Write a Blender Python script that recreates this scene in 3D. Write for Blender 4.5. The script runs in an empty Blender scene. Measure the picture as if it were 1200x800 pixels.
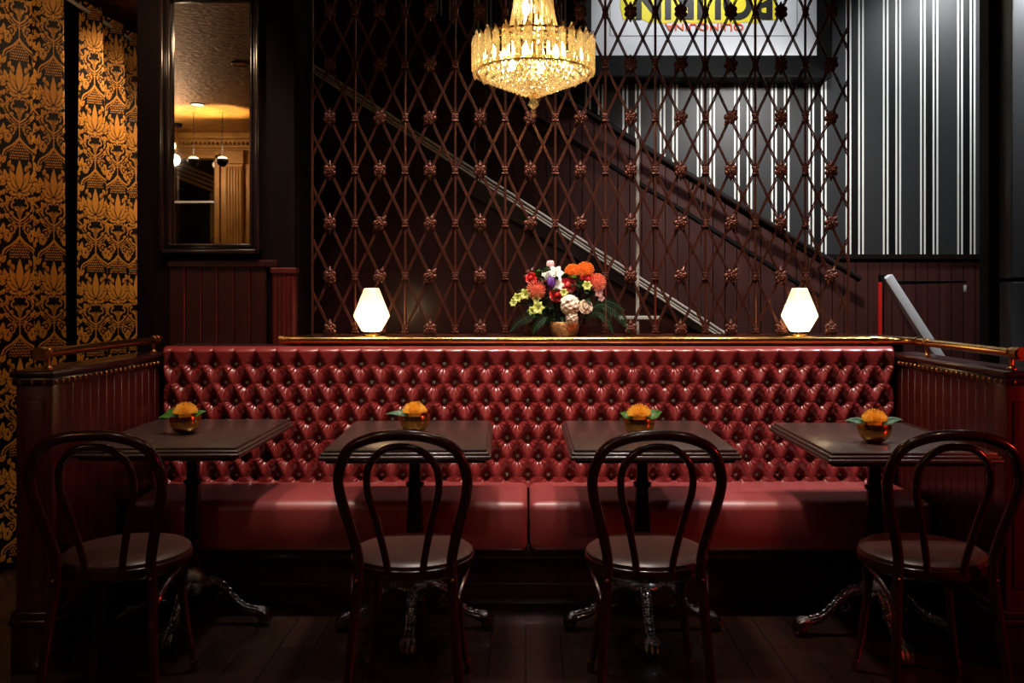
import bpy, bmesh, math, random
import numpy as np
from mathutils import Vector, Matrix
random.seed(7)
PI = math.pi
F = 1050.0; VX = 616.0; VY = 345.0; EYE = 1.30
scene = bpy.context.scene
COL = scene.collection

def at(px, py, Y):
    return Vector(((px - VX) * Y / F, Y, EYE - (py - VY) * Y / F))

# ------------------------------------------------------------------ materials
MATS = {}
def nodes_of(m):
    return m.node_tree.nodes, m.node_tree.links
def mat(name, color, rough=0.5, metal=0.0, spec=0.5, coat=0.0, coat_rough=0.1, noise=None, bump=None,
        emit=None, estr=0.0, sheen=0.0, trans=0.0, ior=1.45, sub=0.0):
    """noise=(scale, colour2, stretch xyz)   bump=(scale, strength, distance)"""
    if name in MATS: return MATS[name]
    m = bpy.data.materials.new(name); m.use_nodes = True
    n, l = nodes_of(m); b = n['Principled BSDF']
    c = (*color, 1)
    b.inputs['Base Color'].default_value = c
    b.inputs['Roughness'].default_value = rough
    b.inputs['Metallic'].default_value = metal
    b.inputs['Specular IOR Level'].default_value = spec
    b.inputs['Coat Weight'].default_value = coat
    b.inputs['Coat Roughness'].default_value = coat_rough
    b.inputs['Sheen Weight'].default_value = sheen
    b.inputs['Transmission Weight'].default_value = trans
    b.inputs['IOR'].default_value = ior
    if sub: b.inputs['Subsurface Weight'].default_value = sub
    if emit:
        b.inputs['Emission Color'].default_value = (*emit, 1)
        b.inputs['Emission Strength'].default_value = estr
    if noise or bump:
        tc = n.new('ShaderNodeTexCoord')
    if noise:
        sc, c2, st = noise
        mp = n.new('ShaderNodeMapping'); mp.inputs['Scale'].default_value = st
        l.new(tc.outputs['Object'], mp.inputs['Vector'])
        nt = n.new('ShaderNodeTexNoise'); nt.inputs['Scale'].default_value = sc
        nt.inputs['Detail'].default_value = 5; nt.inputs['Roughness'].default_value = 0.6
        l.new(mp.outputs['Vector'], nt.inputs['Vector'])
        rp = n.new('ShaderNodeValToRGB')
        rp.color_ramp.elements[0].position = 0.32; rp.color_ramp.elements[0].color = c
        rp.color_ramp.elements[1].position = 0.72; rp.color_ramp.elements[1].color = (*c2, 1)
        l.new(nt.outputs['Fac'], rp.inputs['Fac']); l.new(rp.outputs['Color'], b.inputs['Base Color'])
    if bump:
        sc, st, ds = bump[:3]
        nb = n.new('ShaderNodeTexNoise'); nb.inputs['Scale'].default_value = sc
        nb.inputs['Detail'].default_value = 4
        if len(bump) > 3:
            m2 = n.new('ShaderNodeMapping'); m2.inputs['Scale'].default_value = bump[3]
            l.new(tc.outputs['Object'], m2.inputs['Vector']); l.new(m2.outputs['Vector'], nb.inputs['Vector'])
        else:
            l.new(tc.outputs['Object'], nb.inputs['Vector'])
        bn = n.new('ShaderNodeBump'); bn.inputs['Strength'].default_value = st; bn.inputs['Distance'].default_value = ds
        l.new(nb.outputs['Fac'], bn.inputs['Height']); l.new(bn.outputs['Normal'], b.inputs['Normal'])
    MATS[name] = m
    return m

WOOD = mat('mahogany_panelling', (0.040, 0.0050, 0.0040), 0.34, coat=0.25, noise=(3.0, (0.085, 0.0085, 0.006), (14, 14, 0.8)), bump=(40, 0.08, 0.002, (6, 6, 0.5)))
WOODD = mat('dark_mahogany', (0.016, 0.0035, 0.0030), 0.30, coat=0.35, noise=(3.0, (0.030, 0.0055, 0.004), (10, 10, 0.8)), bump=(40, 0.06, 0.002, (6, 6, 0.5)))
WOODB = mat('near_black_wood', (0.006, 0.0035, 0.0035), 0.30, coat=0.3, noise=(3.0, (0.011, 0.005, 0.0045), (8, 8, 0.8)))
STAIRWOOD = mat('stair_wainscot_wood', (0.044, 0.0115, 0.0095), 0.55, spec=0.3, noise=(2.2, (0.074, 0.021, 0.016), (9, 9, 0.6)))
CHAIRW = mat('bentwood', (0.024, 0.0045, 0.0042), 0.25, coat=0.5, coat_rough=0.12, noise=(6.0, (0.040, 0.007, 0.006), (5, 5, 1)))
TABLEW = mat('table_top_wood', (0.030, 0.017, 0.013), 0.36, coat=0.5, coat_rough=0.20, noise=(2.0, (0.046, 0.027, 0.021), (20, 1.0, 4)))
LEATHER = mat('oxblood_leather', (0.165, 0.0135, 0.013), 0.36, spec=0.55, coat=0.55, coat_rough=0.18, noise=(9.0, (0.205, 0.019, 0.018), (1, 1, 1)), bump=(260, 0.16, 0.0012))
SEATL = mat('seat_leather', (0.200, 0.021, 0.021), 0.45, spec=0.6, coat=0.9, coat_rough=0.46, noise=(5.0, (0.25, 0.028, 0.027), (1, 1, 1)), bump=(240, 0.12, 0.001))
PADL = mat('chair_pad_leather', (0.042, 0.015, 0.010), 0.42, coat=0.4, coat_rough=0.30, noise=(14.0, (0.066, 0.027, 0.019), (1, 1, 1)), bump=(180, 0.1, 0.001))
BRASS = mat('polished_brass', (0.78, 0.46, 0.13), 0.17, metal=1.0, noise=(6, (0.70, 0.38, 0.10), (1, 1, 1)))
BRASSD = mat('aged_brass', (0.50, 0.25, 0.08), 0.30, metal=1.0, noise=(30, (0.32, 0.14, 0.05), (1, 1, 1)))
PIN = mat('button_brass', (0.88, 0.76, 0.55), 0.30, metal=0.4)
IRON = mat('cast_iron', (0.13, 0.125, 0.13), 0.17, metal=1.0, spec=0.8, coat=0.6, coat_rough=0.1, bump=(130, 0.8, 0.004))
IRONT = mat('cast_iron_column', (0.010, 0.009, 0.010), 0.26, metal=0.5, coat=0.4)
LATT = mat('bronze_lattice', (0.062, 0.021, 0.014), 0.33, metal=0.55, noise=(30, (0.105, 0.027, 0.014), (1, 1, 1)), bump=(120, 0.15, 0.001))
BLACK = mat('matt_black', (0.003, 0.003, 0.003), 0.6, spec=0.12)
PILLAR = mat('black_lacquered_wood', (0.0035, 0.0016, 0.0016), 0.55, spec=0.10, noise=(3.0, (0.006, 0.002, 0.002), (8, 8, 0.8)))
GLOSSB = mat('gloss_black', (0.006, 0.006, 0.007), 0.22, coat=0.5)
CHAR = mat('charcoal_satin', (0.060, 0.061, 0.064), 0.38, noise=(3, (0.070, 0.071, 0.074), (1, 1, 1)))
STEEL = mat('brushed_steel', (0.82, 0.83, 0.85), 0.42, metal=0.25, bump=(200, 0.1, 0.001, (1, 1, 0.05)))
REDLIT = mat('red_lit_edge', (0.62, 0.018, 0.012), 0.35)  # red light on the balustrade post edge, put in as colour
PALE = mat('pale_trim', (0.66, 0.62, 0.57), 0.35, noise=(12, (0.46, 0.42, 0.37), (1, 1, 1)))
LITEDGE = mat('lit_edge_streaks', (0.10, 0.055, 0.035), 0.5, noise=(26, (0.70, 0.66, 0.60), (1, 1, 0.5)))  # broken light along the post edge, put into the colour
GOLDW = mat('ochre_gilded_plaster', (0.42, 0.21, 0.045), 0.42, metal=0.25, noise=(8, (0.30, 0.14, 0.03), (1, 1, 1)))
GOLDC = mat('gold_leaf_ceiling', (0.55, 0.27, 0.055), 0.48, metal=0.85, noise=(9, (0.16, 0.066, 0.012), (1, 2.2, 1)), bump=(22, 0.7, 0.02, (1, 1.6, 1)))
MIRROR = mat('mirror_silver', (0.86, 0.86, 0.86), 0.015, metal=1.0)
FRAMEW = mat('mirror_frame_ebony', (0.011, 0.006, 0.0065), 0.22, coat=0.5, noise=(4, (0.018, 0.009, 0.010), (6, 6, 1)))
WHITEP = mat('poster_white', (0.78, 0.80, 0.82), 0.5, noise=(2, (0.72, 0.74, 0.77), (1, 1, 1)))
YELLOWP = mat('poster_yellow', (0.86, 0.74, 0.02), 0.5, noise=(10, (0.80, 0.66, 0.02), (1, 1, 1)))
INK = mat('poster_black', (0.008, 0.008, 0.008), 0.5)
ORANGEP = mat('poster_orange', (0.80, 0.12, 0.03), 0.5)
GREYL = mat('poster_grey_line', (0.28, 0.29, 0.31), 0.5)
BULB = mat('lit_bulb', (1, 0.9, 0.7), 0.3, emit=(1.0, 0.79, 0.40), estr=100.0)
LBULB = mat('lamp_bulb', (1, 0.9, 0.7), 0.3, emit=(1.0, 0.80, 0.52), estr=54.0)
GLOBE = mat('lit_globe', (1, 0.9, 0.7), 0.3, emit=(1.0, 0.72, 0.38), estr=9.0)
LENS = mat('downlight_lens', (1, 0.95, 0.9), 0.3, emit=(1.0, 0.80, 0.55), estr=6.0)
VASE = mat('hammered_copper', (0.95, 0.58, 0.24), 0.30, metal=0.8, noise=(110, (0.30, 0.10, 0.04), (1, 1, 1)), bump=(70, 0.9, 0.01))

def mat_crystal():
    m = bpy.data.materials.new('cut_crystal'); m.use_nodes = True
    n, l = nodes_of(m); out = n['Material Output']; n.remove(n['Principled BSDF'])
    gl = n.new('ShaderNodeBsdfGlass'); gl.inputs['Color'].default_value = (1.0, 0.90, 0.68, 1); gl.inputs['IOR'].default_value = 1.5; gl.inputs['Roughness'].default_value = 0.03
    tr = n.new('ShaderNodeBsdfTransparent'); tr.inputs['Color'].default_value = (1.0, 0.93, 0.76, 1)
    tl = n.new('ShaderNodeBsdfTranslucent'); tl.inputs['Color'].default_value = (1.0, 0.90, 0.66, 1)
    m1 = n.new('ShaderNodeMixShader'); m1.inputs[0].default_value = 0.30
    m2 = n.new('ShaderNodeMixShader'); m2.inputs[0].default_value = 0.12
    l.new(gl.outputs[0], m1.inputs[1]); l.new(tr.outputs[0], m1.inputs[2])
    l.new(m1.outputs[0], m2.inputs[1]); l.new(tl.outputs[0], m2.inputs[2])
    l.new(m2.outputs[0], out.inputs['Surface'])
    return m
CRYSTAL = mat_crystal()

def mat_milk():
    m = bpy.data.materials.new('milk_glass'); m.use_nodes = True
    n, l = nodes_of(m); out = n['Material Output']; n.remove(n['Principled BSDF'])
    tl = n.new('ShaderNodeBsdfTranslucent'); tl.inputs['Color'].default_value = (0.93, 0.84, 0.66, 1)
    df = n.new('ShaderNodeBsdfDiffuse'); df.inputs['Color'].default_value = (0.88, 0.83, 0.72, 1)
    gs = n.new('ShaderNodeBsdfGlossy'); gs.inputs['Roughness'].default_value = 0.2
    m1 = n.new('ShaderNodeMixShader'); m1.inputs[0].default_value = 0.4
    m2 = n.new('ShaderNodeMixShader'); m2.inputs[0].default_value = 0.04
    l.new(tl.outputs[0], m1.inputs[1]); l.new(df.outputs[0], m1.inputs[2])
    l.new(m1.outputs[0], m2.inputs[1]); l.new(gs.outputs[0], m2.inputs[2]); l.new(m2.outputs[0], out.inputs['Surface'])
    return m
LAMPG = mat_milk()

def mat_floor():
    m = bpy.data.materials.new('dark_plank_floor'); m.use_nodes = True
    n, l = nodes_of(m); b = n['Principled BSDF']
    tc = n.new('ShaderNodeTexCoord'); mp = n.new('ShaderNodeMapping')
    mp.inputs['Rotation'].default_value = (0, 0, PI / 2)
    l.new(tc.outputs['Object'], mp.inputs['Vector'])
    br = n.new('ShaderNodeTexBrick'); br.inputs['Scale'].default_value = 1.0
    br.inputs['Brick Width'].default_value = 1.1; br.inputs['Row Height'].default_value = 0.13
    br.inputs['Mortar Size'].default_value = 0.0022; br.inputs['Mortar Smooth'].default_value = 0.3
    br.inputs['Color1'].default_value = (0.014, 0.0065, 0.0050, 1); br.inputs['Color2'].default_value = (0.024, 0.011, 0.0080, 1)
    br.inputs['Mortar'].default_value = (0.002, 0.001, 0.001, 1); br.offset = 0.37
    l.new(mp.outputs['Vector'], br.inputs['Vector'])
    m2 = n.new('ShaderNodeMapping'); m2.inputs['Scale'].default_value = (22, 1.2, 1)
    l.new(tc.outputs['Object'], m2.inputs['Vector'])
    nt = n.new('ShaderNodeTexNoise'); nt.inputs['Scale'].default_value = 2.4; nt.inputs['Detail'].default_value = 6
    l.new(m2.outputs['Vector'], nt.inputs['Vector'])
    mx = n.new('ShaderNodeMix'); mx.data_type = 'RGBA'; mx.blend_type = 'MULTIPLY'; mx.inputs[0].default_value = 0.7
    l.new(br.outputs['Color'], mx.inputs[6]); l.new(nt.outputs['Color'], mx.inputs[7])
    sc = n.new('ShaderNodeMix'); sc.data_type = 'RGBA'; sc.blend_type = 'MULTIPLY'; sc.inputs[0].default_value = 1.0
    l.new(mx.outputs[2], sc.inputs[6]); sc.inputs[7].default_value = (1.25, 1.25, 1.25, 1)
    l.new(sc.outputs[2], b.inputs['Base Color'])
    b.inputs['Roughness'].default_value = 0.24; b.inputs['Coat Weight'].default_value = 0.2
    bp = n.new('ShaderNodeBump'); bp.inputs['Strength'].default_value = 0.25; bp.inputs['Distance'].default_value = 0.002
    iv = n.new('ShaderNodeMath'); iv.operation = 'SUBTRACT'; iv.inputs[0].default_value = 1.0
    l.new(br.outputs['Fac'], iv.inputs[1]); l.new(iv.outputs[0], bp.inputs['Height']); l.new(bp.outputs['Normal'], b.inputs['Normal'])
    return m

def mat_stripes():
    """wallpaper: wide satin charcoal bands, pairs of fine white lines, narrow black bands"""
    m = bpy.data.materials.new('striped_wallpaper'); m.use_nodes = True
    n, l = nodes_of(m); b = n['Principled BSDF']
    tc = n.new('ShaderNodeTexCoord'); sx = n.new('ShaderNodeSeparateXYZ')
    l.new(tc.outputs['Object'], sx.inputs[0])
    def math_(op, a, v=None, w=None):
        q = n.new('ShaderNodeMath'); q.operation = op
        for i, s in enumerate((a, v, w)):
            if s is None: continue
            if isinstance(s, (int, float)): q.inputs[i].default_value = s
            else: l.new(s, q.inputs[i])
        return q.outputs[0]
    P = 0.2491
    x = math_('ADD', sx.outputs[0], 10 * P - 2.411 % P)          # 0 at the left pair
    f = math_('FLOORED_MODULO', x, P)
    def band(c, w):
        return math_('LESS_THAN', math_('ABSOLUTE', math_('SUBTRACT', f, c)), w)
    wht = None
    o = P * 0.35
    x2 = None
    cs = [0.0, 0.084]
    f2 = math_('FLOORED_MODULO', math_('ADD', x, 0.06), P)
    for c in cs:
        for d in (-0.0128, 0.0128):
            q = math_('LESS_THAN', math_('ABSOLUTE', math_('SUBTRACT', f2, c + d + 0.06)), 0.0060)
            wht = q if wht is None else math_('MAXIMUM', wht, q)
    blk = math_('LESS_THAN', math_('ABSOLUTE', math_('SUBTRACT', f2, 0.06 + 0.042)), 0.056)
    m1 = n.new('ShaderNodeMix'); m1.data_type = 'RGBA'
    m1.inputs[6].default_value = (0.026, 0.0265, 0.028, 1); m1.inputs[7].default_value = (0.0025, 0.0025, 0.003, 1)
    l.new(blk, m1.inputs[0])
    m2 = n.new('ShaderNodeMix'); m2.data_type = 'RGBA'
    l.new(wht, m2.inputs[0]); l.new(m1.outputs[2], m2.inputs[6]); m2.inputs[7].default_value = (0.82, 0.81, 0.76, 1)
    l.new(m2.outputs[2], b.inputs['Base Color'])
    b.inputs['Roughness'].default_value = 0.42; b.inputs['Specular IOR Level'].default_value = 0.35
    return m

def mat_damask():
    m = bpy.data.materials.new('black_gold_damask'); m.use_nodes = True
    n, l = nodes_of(m); b = n['Principled BSDF']
    a = n.new('ShaderNodeAttribute'); a.attribute_name = 'damask'
    mx = n.new('ShaderNodeMix'); mx.data_type = 'RGBA'
    mx.inputs[6].default_value = (0.004, 0.002, 0.002, 1); mx.inputs[7].default_value = (0.58, 0.25, 0.042, 1)
    l.new(a.outputs['Fac'], mx.inputs[0]); l.new(mx.outputs[2], b.inputs['Base Color'])
    b.inputs['Roughness'].default_value = 0.5; b.inputs['Specular IOR Level'].default_value = 0.15
    return m
FLOOR = mat_floor(); STRIPES = mat_stripes(); DAMASK = mat_damask()

# ------------------------------------------------------------------ geometry helpers
class MB:
    def __init__(self): self.bm = bmesh.new()
    def box(self, x0, x1, y0, y1, z0, z1, bev=0.0, seg=2, M=None):
        bm = self.bm
        vs = [bm.verts.new(p) for p in ((x0,y0,z0),(x1,y0,z0),(x1,y1,z0),(x0,y1,z0),(x0,y0,z1),(x1,y0,z1),(x1,y1,z1),(x0,y1,z1))]
        fs = [bm.faces.new([vs[i] for i in q]) for q in ((0,3,2,1),(4,5,6,7),(0,1,5,4),(1,2,6,5),(2,3,7,6),(3,0,4,7))]
        if bev > 0:
            es = list({e for f in fs for e in f.edges})
            r = bmesh.ops.bevel(bm, geom=es, offset=bev, segments=seg, profile=0.5, affect='EDGES', clamp_overlap=True)
            vs = list({v for f in r['faces'] for v in f.verts} | {v for v in vs if v.is_valid})
        if M is not None: bmesh.ops.transform(bm, matrix=M, verts=vs)
        return self
    def tube(self, path, r, seg=10, closed=False, caps=True, flat=1.0, flatdir=None):
        bm = self.bm; pts = [Vector(p) for p in path]; N = len(pts)
        rad = r if hasattr(r, '__len__') else [r] * N
        tang = []
        for i in range(N):
            if closed: t = pts[(i+1) % N] - pts[i-1]
            else: t = pts[min(i+1, N-1)] - pts[max(i-1, 0)]
            tang.append(t.normalized() if t.length > 1e-9 else Vector((0,0,1)))
        up = Vector(flatdir) if flatdir else (Vector((0,0,1)) if abs(tang[0].z) < 0.9 else Vector((1,0,0)))
        nrm = (up - tang[0] * up.dot(tang[0])).normalized()
        rings = []
        for i in range(N):
            t = tang[i]
            if i:
                nrm = (nrm - t * nrm.dot(t))
                if flatdir:
                    u = Vector(flatdir); nrm = u - t * u.dot(t)
                nrm.normalize()
            bi = t.cross(nrm)
            rings.append([bm.verts.new(pts[i] + (nrm * math.cos(2*PI*k/seg) * flat + bi * math.sin(2*PI*k/seg)) * rad[i]) for k in range(seg)])
        for i in range(N if closed else N - 1):
            a, b = rings[i], rings[(i+1) % N]
            for k in range(seg):
                bm.faces.new((a[k], a[(k+1) % seg], b[(k+1) % seg], b[k]))
        if caps and not closed:
            bm.faces.new(rings[0][::-1]); bm.faces.new(rings[-1])
        return self
    def lathe(self, prof, seg=32, c=(0,0,0), sx=1.0, sy=1.0):
        bm = self.bm; rings = []
        for (r, z) in prof:
            if r < 1e-6: rings.append([bm.verts.new((c[0], c[1], c[2]+z))])
            else: rings.append([bm.verts.new((c[0]+r*sx*math.cos(2*PI*k/seg), c[1]+r*sy*math.sin(2*PI*k/seg), c[2]+z)) for k in range(seg)])
        for a, b in zip(rings, rings[1:]):
            for k in range(seg):
                k2 = (k+1) % seg
                if len(a) == 1 and len(b) == 1: break
                if len(a) == 1: bm.faces.new((a[0], b[k2], b[k]))
                elif len(b) == 1: bm.faces.new((a[k], a[k2], b[0]))
                else: bm.faces.new((a[k], a[k2], b[k2], b[k]))
        if len(rings[0]) > 1: bm.faces.new(rings[0][::-1])
        if len(rings[-1]) > 1: bm.faces.new(rings[-1])
        return self
    def ball(self, c, r, sx=1, sy=1, sz=1, u=10, v=7, M=None):
        m = Matrix.Translation(c) @ (M if M is not None else Matrix()) @ Matrix.Diagonal((sx, sy, sz, 1))
        bmesh.ops.create_uvsphere(self.bm, u_segments=u, v_segments=v, radius=r, matrix=m)
        return self
    def prism(self, pts, d, axis='y'):
        """closed outline pts (a,b) extruded along axis from d[0] to d[1]"""
        bm = self.bm
        def P(a, b, t): return (a, t, b) if axis == 'y' else ((t, a, b) if axis == 'x' else (a, b, t))
        A = [bm.verts.new(P(a, b, d[0])) for a, b in pts]; B = [bm.verts.new(P(a, b, d[1])) for a, b in pts]
        n = len(pts)
        bm.faces.new(A); bm.faces.new(B[::-1])
        for i in range(n): bm.faces.new((A[i], B[i], B[(i+1) % n], A[(i+1) % n]))
        return self
    def sheet(self, rows):
        """rows of points -> a grid surface"""
        R = [[self.bm.verts.new(p) for p in row] for row in rows]
        for a, b in zip(R, R[1:]):
            for i in range(len(a)-1): self.bm.faces.new((a[i], a[i+1], b[i+1], b[i]))
        return self
    def xf(self, M):
        bmesh.ops.transform(self.bm, matrix=M, verts=self.bm.verts[:]); return self
    def mesh(self, name, m, smooth=True, angle=40):
        me = bpy.data.meshes.new(name)
        bmesh.ops.recalc_face_normals(self.bm, faces=self.bm.faces[:])
        self.bm.to_mesh(me); self.bm.free()
        me.materials.append(m)
        if smooth:
            me.polygons.foreach_set('use_smooth', [True] * len(me.polygons))
            me.set_sharp_from_angle(angle=math.radians(angle))
        return me
    def build(self, name, m, parent=None, smooth=True, angle=40, loc=None):
        o = bpy.data.objects.new(name, self.mesh(name, m, smooth, angle))
        COL.objects.link(o)
        if parent is not None: o.parent = parent
        if loc is not None: o.location = loc
        return o

def tag(o, label=None, cat=None, group=None, kind=None):
    if label: o['label'] = label
    if cat: o['category'] = cat
    if group: o['group'] = group
    if kind: o['kind'] = kind
    return o
def thing(name, label, cat, loc=(0,0,0), rz=0.0, group=None):
    o = bpy.data.objects.new(name, None); COL.objects.link(o)
    o.location = loc; o.rotation_euler = (0, 0, rz); o.empty_display_size = 0.1
    return tag(o, label, cat, group)
def struct(name, mb, m, smooth=False, loc=None, parent=None):
    o = mb.build(name, m, parent, smooth=smooth, loc=loc)
    if parent is None: o['kind'] = 'structure'
    return o
def inst(src, parent, loc=(0,0,0), rot=(0,0,0), name=None, scale=None):
    o = src.copy(); COL.objects.link(o); o.parent = parent; o.location = loc; o.rotation_euler = rot
    if scale: o.scale = scale
    return o
def kids(o): return [c for c in bpy.data.objects if c.parent == o]
def copy_tree(o, parent=None):
    ch = kids(o)
    c = o.copy(); COL.objects.link(c); c.parent = parent
    for k in ch: copy_tree(k, c)
    return c
def spline(pts, n=8, closed=False):
    P = [Vector(p) for p in pts]; out = []; N = len(P)
    for i in range(N if closed else N-1):
        p0 = P[i-1] if (closed or i > 0) else P[0]*2 - P[1]
        p1 = P[i]; p2 = P[(i+1) % N]
        p3 = P[(i+2) % N] if (closed or i+2 < N) else P[-1]*2 - P[-2]
        for k in range(n):
            t = k / n
            out.append(0.5*((2*p1) + (p2-p0)*t + (2*p0-5*p1+4*p2-p3)*t*t + (3*p1-p0-3*p2+p3)*t*t*t))
    if not closed: out.append(P[-1])
    return out
def R(ax, a): return Matrix.Rotation(a, 4, ax)
def T(*p): return Matrix.Translation(p)

HC = 3.0            # bar ceiling
YB = -1.15          # wall behind the camera
YS = 6.0            # striped stair wall
YP = 4.20           # pillar / mirror face

# ------------------------------------------------------------------ setting
struct('floor', MB().box(-4.6, 3.8, YB-0.1, YS+0.1, -0.06, 0.0), FLOOR)
struct('ceiling', MB().box(-4.6, 3.8, YB-0.1, 4.45, HC, HC+0.1), GOLDC)
struct('ceiling_alcove', MB().box(-4.6, -1.75, 4.45, YS+0.1, HC, HC+0.1), GOLDC)
struct('ceiling_stairwell', MB().box(-1.75, 3.8, 4.45, YS+0.1, 4.2, 4.3), BLACK)
struct('wall_header', MB().box(-1.75, 3.8, 4.40, 4.50, HC+0.1, 4.2), BLACK)
struct('wall_back', MB().box(-1.70, 3.8, YS, YS+0.1, 0, 4.2), STRIPES)
struct('wall_alcove', MB().box(-2.7, -1.75, YS, YS+0.1, 0, HC), WOODB)
struct('wall_left', MB().box(-2.75, -2.62, 4.05, YS, 0, HC), PILLAR)
struct('wall_left_return', MB().box(-4.6, -2.62, 3.95, 4.05, 0, HC), WOODB)
struct('wall_far_left', MB().box(-4.6, -4.5, YB, 3.95, 0, HC), WOODD)
struct('wall_far_right', MB().box(3.7, 3.8, YB, YS, 0, 4.2), WOODB)
# pillar with the mirror and the wall that runs back from it
pl = MB()
pl.box(-1.80, -1.084, YP, 4.55, 0, HC, 0.006)
pl.box(-1.80, -1.70, 4.55, YS, 0, HC)
pl.box(-1.815, -1.66, YP-0.018, YP+0.01, 0, HC, 0.004)
struct('wall_pillar', pl, PILLAR)
bb = MB()
x = -1.664
while x < -1.23:
    bb.box(x, min(x+0.074, -1.175), YP-0.020, YP+0.002, 0.0, 1.435, 0.004, 1); x += 0.076
struct('trim_1', bb, WOODD)            # beadboard below the mirror
struct('trim_2', MB().box(-1.67, -1.16, YP-0.034, YP+0.002, 1.425, 1.462, 0.008, 3), WOODD)
fl = MB(); fl.box(-1.176, -1.070, YP-0.045, YP+0.002, 0, 1.405, 0.004)
for k in range(5): fl.tube([(-1.164+0.0205*k, YP-0.045, 0.1), (-1.164+0.0205*k, YP-0.045, 1.385)], 0.0075, 8)
fl.box(-1.184, -1.062, YP-0.055, YP+0.002, 1.395, 1.425, 0.006, 2)
struct('trim_3', fl, WOOD)            # fluted pilaster
# low wall and ledge behind the banquette
struct('wall_ledge', MB().box(-1.63, 1.74, 4.13, 4.38, 0, 1.070, 0.004), WOODD)
struct('trim_4', MB().box(-1.09, 1.76, 4.095, 4.40, 1.070, 1.104, 0.008, 3), WOODD)

# right side: black jamb, charcoal wall
struct('wall_right_jamb', MB().box(2.302, 2.55, 4.45, 4.55, 0, 4.2, 0.006), BLACK)
rw = MB()
rw.box(2.345, 3.7, 4.32, 4.44, 0, 1.362, 0.006, 2); rw.box(2.345, 3.7, 4.32, 4.44, 1.378, HC, 0.006, 2)
struct('wall_right', rw, CHAR)

# ------------------------------------------------------------------ wall behind the camera (seen in the mirror)
bw = MB()
bw.box(-4.5, -3.76, YB-0.1, YB, 0, HC); bw.box(-3.28, 3.7, YB-0.1, YB, 0, HC)
bw.box(-3.76, -3.28, YB-0.1, YB, 2.74, HC); bw.box(-3.76, -3.28, YB-0.1, YB, 0, 0.9)
struct('wall_front', bw, GOLDW)
cn = MB()
for (z0, z1, d) in ((2.82, 2.85, 0.03), (2.85, 2.885, 0.05), (2.905, 2.94, 0.09), (2.94, 3.0, 0.13)):
    cn.box(-4.5, 3.7, YB, YB+d, z0, z1, 0.008, 2)
xx = -4.45
while xx < -2.2: cn.box(xx, xx+0.025, YB, YB+0.075, 2.885, 2.905); xx += 0.045
struct('trim_5', cn, GOLDW)
wn = MB()
for (x0, x1, z0, z1) in ((-3.80, -3.745, 0.9, 2.78), (-3.295, -3.24, 0.9, 2.78), (-3.80, -3.24, 2.74, 2.79)):
    wn.box(x0, x1, YB-0.02, YB+0.035, z0, z1, 0.006, 2)
struct('window_1', wn, GOLDW)
struct('window_bar', MB().box(-3.78, -3.26, YB-0.05, YB+0.035, 2.268, 2.290, 0.004), STEEL)
CLEAR = bpy.data.materials.new('window_glass'); CLEAR.use_nodes = True
_n, _l = nodes_of(CLEAR); _n.remove(_n['Principled BSDF'])
_t = _n.new('ShaderNodeBsdfTransparent'); _g = _n.new('ShaderNodeBsdfGlossy'); _g.inputs['Roughness'].default_value = 0.02
_m = _n.new('ShaderNodeMixShader'); _m.inputs[0].default_value = 0.08
_l.new(_t.outputs[0], _m.inputs[1]); _l.new(_g.outputs[0], _m.inputs[2]); _l.new(_m.outputs[0], _n['Material Output'].inputs['Surface'])
struct('window_pane', MB().box(-3.76, -3.28, YB-0.07, YB-0.06, 0.9, 2.74), CLEAR)
struct('wall_front_room', MB().box(-4.9, -3.0, YB-1.2, YB-1.1, 0, 3.0), WOODB)
fm_ = MB()
for k in range(4): fm_.box(-0.55, 0.55, -0.05-0.012*k, 0, 0.05*k, 0.05*k+0.035, 0.006, 2)
fm_.xf(T(-3.98, YB-1.04, 2.62) @ R('Y', math.radians(21)))
for x in (-4.23, -3.72): fm_.box(x, x+0.07, YB-1.1, YB-1.04, 1.0, 2.5, 0.006, 2)
struct('trim_10', fm_, GOLDW)
ps = MB(); ps.box(-3.17, -2.99, YB, YB+0.05, 0, 2.68, 0.004)
for k in range(6): ps.tube([(-3.155+0.030*k, YB+0.05, 0.2), (-3.155+0.030*k, YB+0.05, 2.65)], 0.010, 8)
ps.box(-3.185, -2.975, YB, YB+0.07, 2.68, 2.82, 0.006, 2)
ps.lathe([(0.05, 0), (0.05, 0.01), (0.03, 0.02), (0, 0.025)], 16)
struct('trim_6', ps, GOLDW)
p2 = MB(); p2.box(-2.93, -2.86, YB, YB+0.05, 0, 2.8, 0.006, 2); p2.box(-2.80, -2.76, YB, YB+0.04, 0, 2.8, 0.006, 2)
struct('trim_7', p2, GOLDW)

# ------------------------------------------------------------------ mirror
mx0, mx1, mz0, mz1 = -1.697, -1.233, 1.488, 2.715
mr = thing('wall_mirror', 'tall narrow mirror in a dark moulded frame on the pillar left of the lattice', 'mirror', ((mx0+mx1)/2, YP, mz0))
w = (mx1-mx0)/2; h = mz1-mz0
fr = MB()
def frame_ring(mb, hw, z0, z1, b, y0, y1, bev):
    mb.box(-hw, -hw+b, y0, y1, z0, z1, bev, 3); mb.box(hw-b, hw, y0, y1, z0, z1, bev, 3)
    mb.box(-hw, hw, y0, y1, z0, z0+b, bev, 3); mb.box(-hw, hw, y0, y1, z1-b, z1, bev, 3)
frame_ring(fr, w, 0, h, 0.022, -0.062, 0, 0.006)
frame_ring(fr, w-0.016, 0.016, h-0.016, 0.026, -0.036, 0, 0.010)
frame_ring(fr, w-0.034, 0.034, h-0.034, 0.014, -0.048, 0, 0.005)
fr.build('frame', FRAMEW, mr)
MB().box(-w+0.04, w-0.04, -0.018, -0.012, 0.04, h-0.04).build('mirror_glass', MIRROR, mr, smooth=False)

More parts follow.
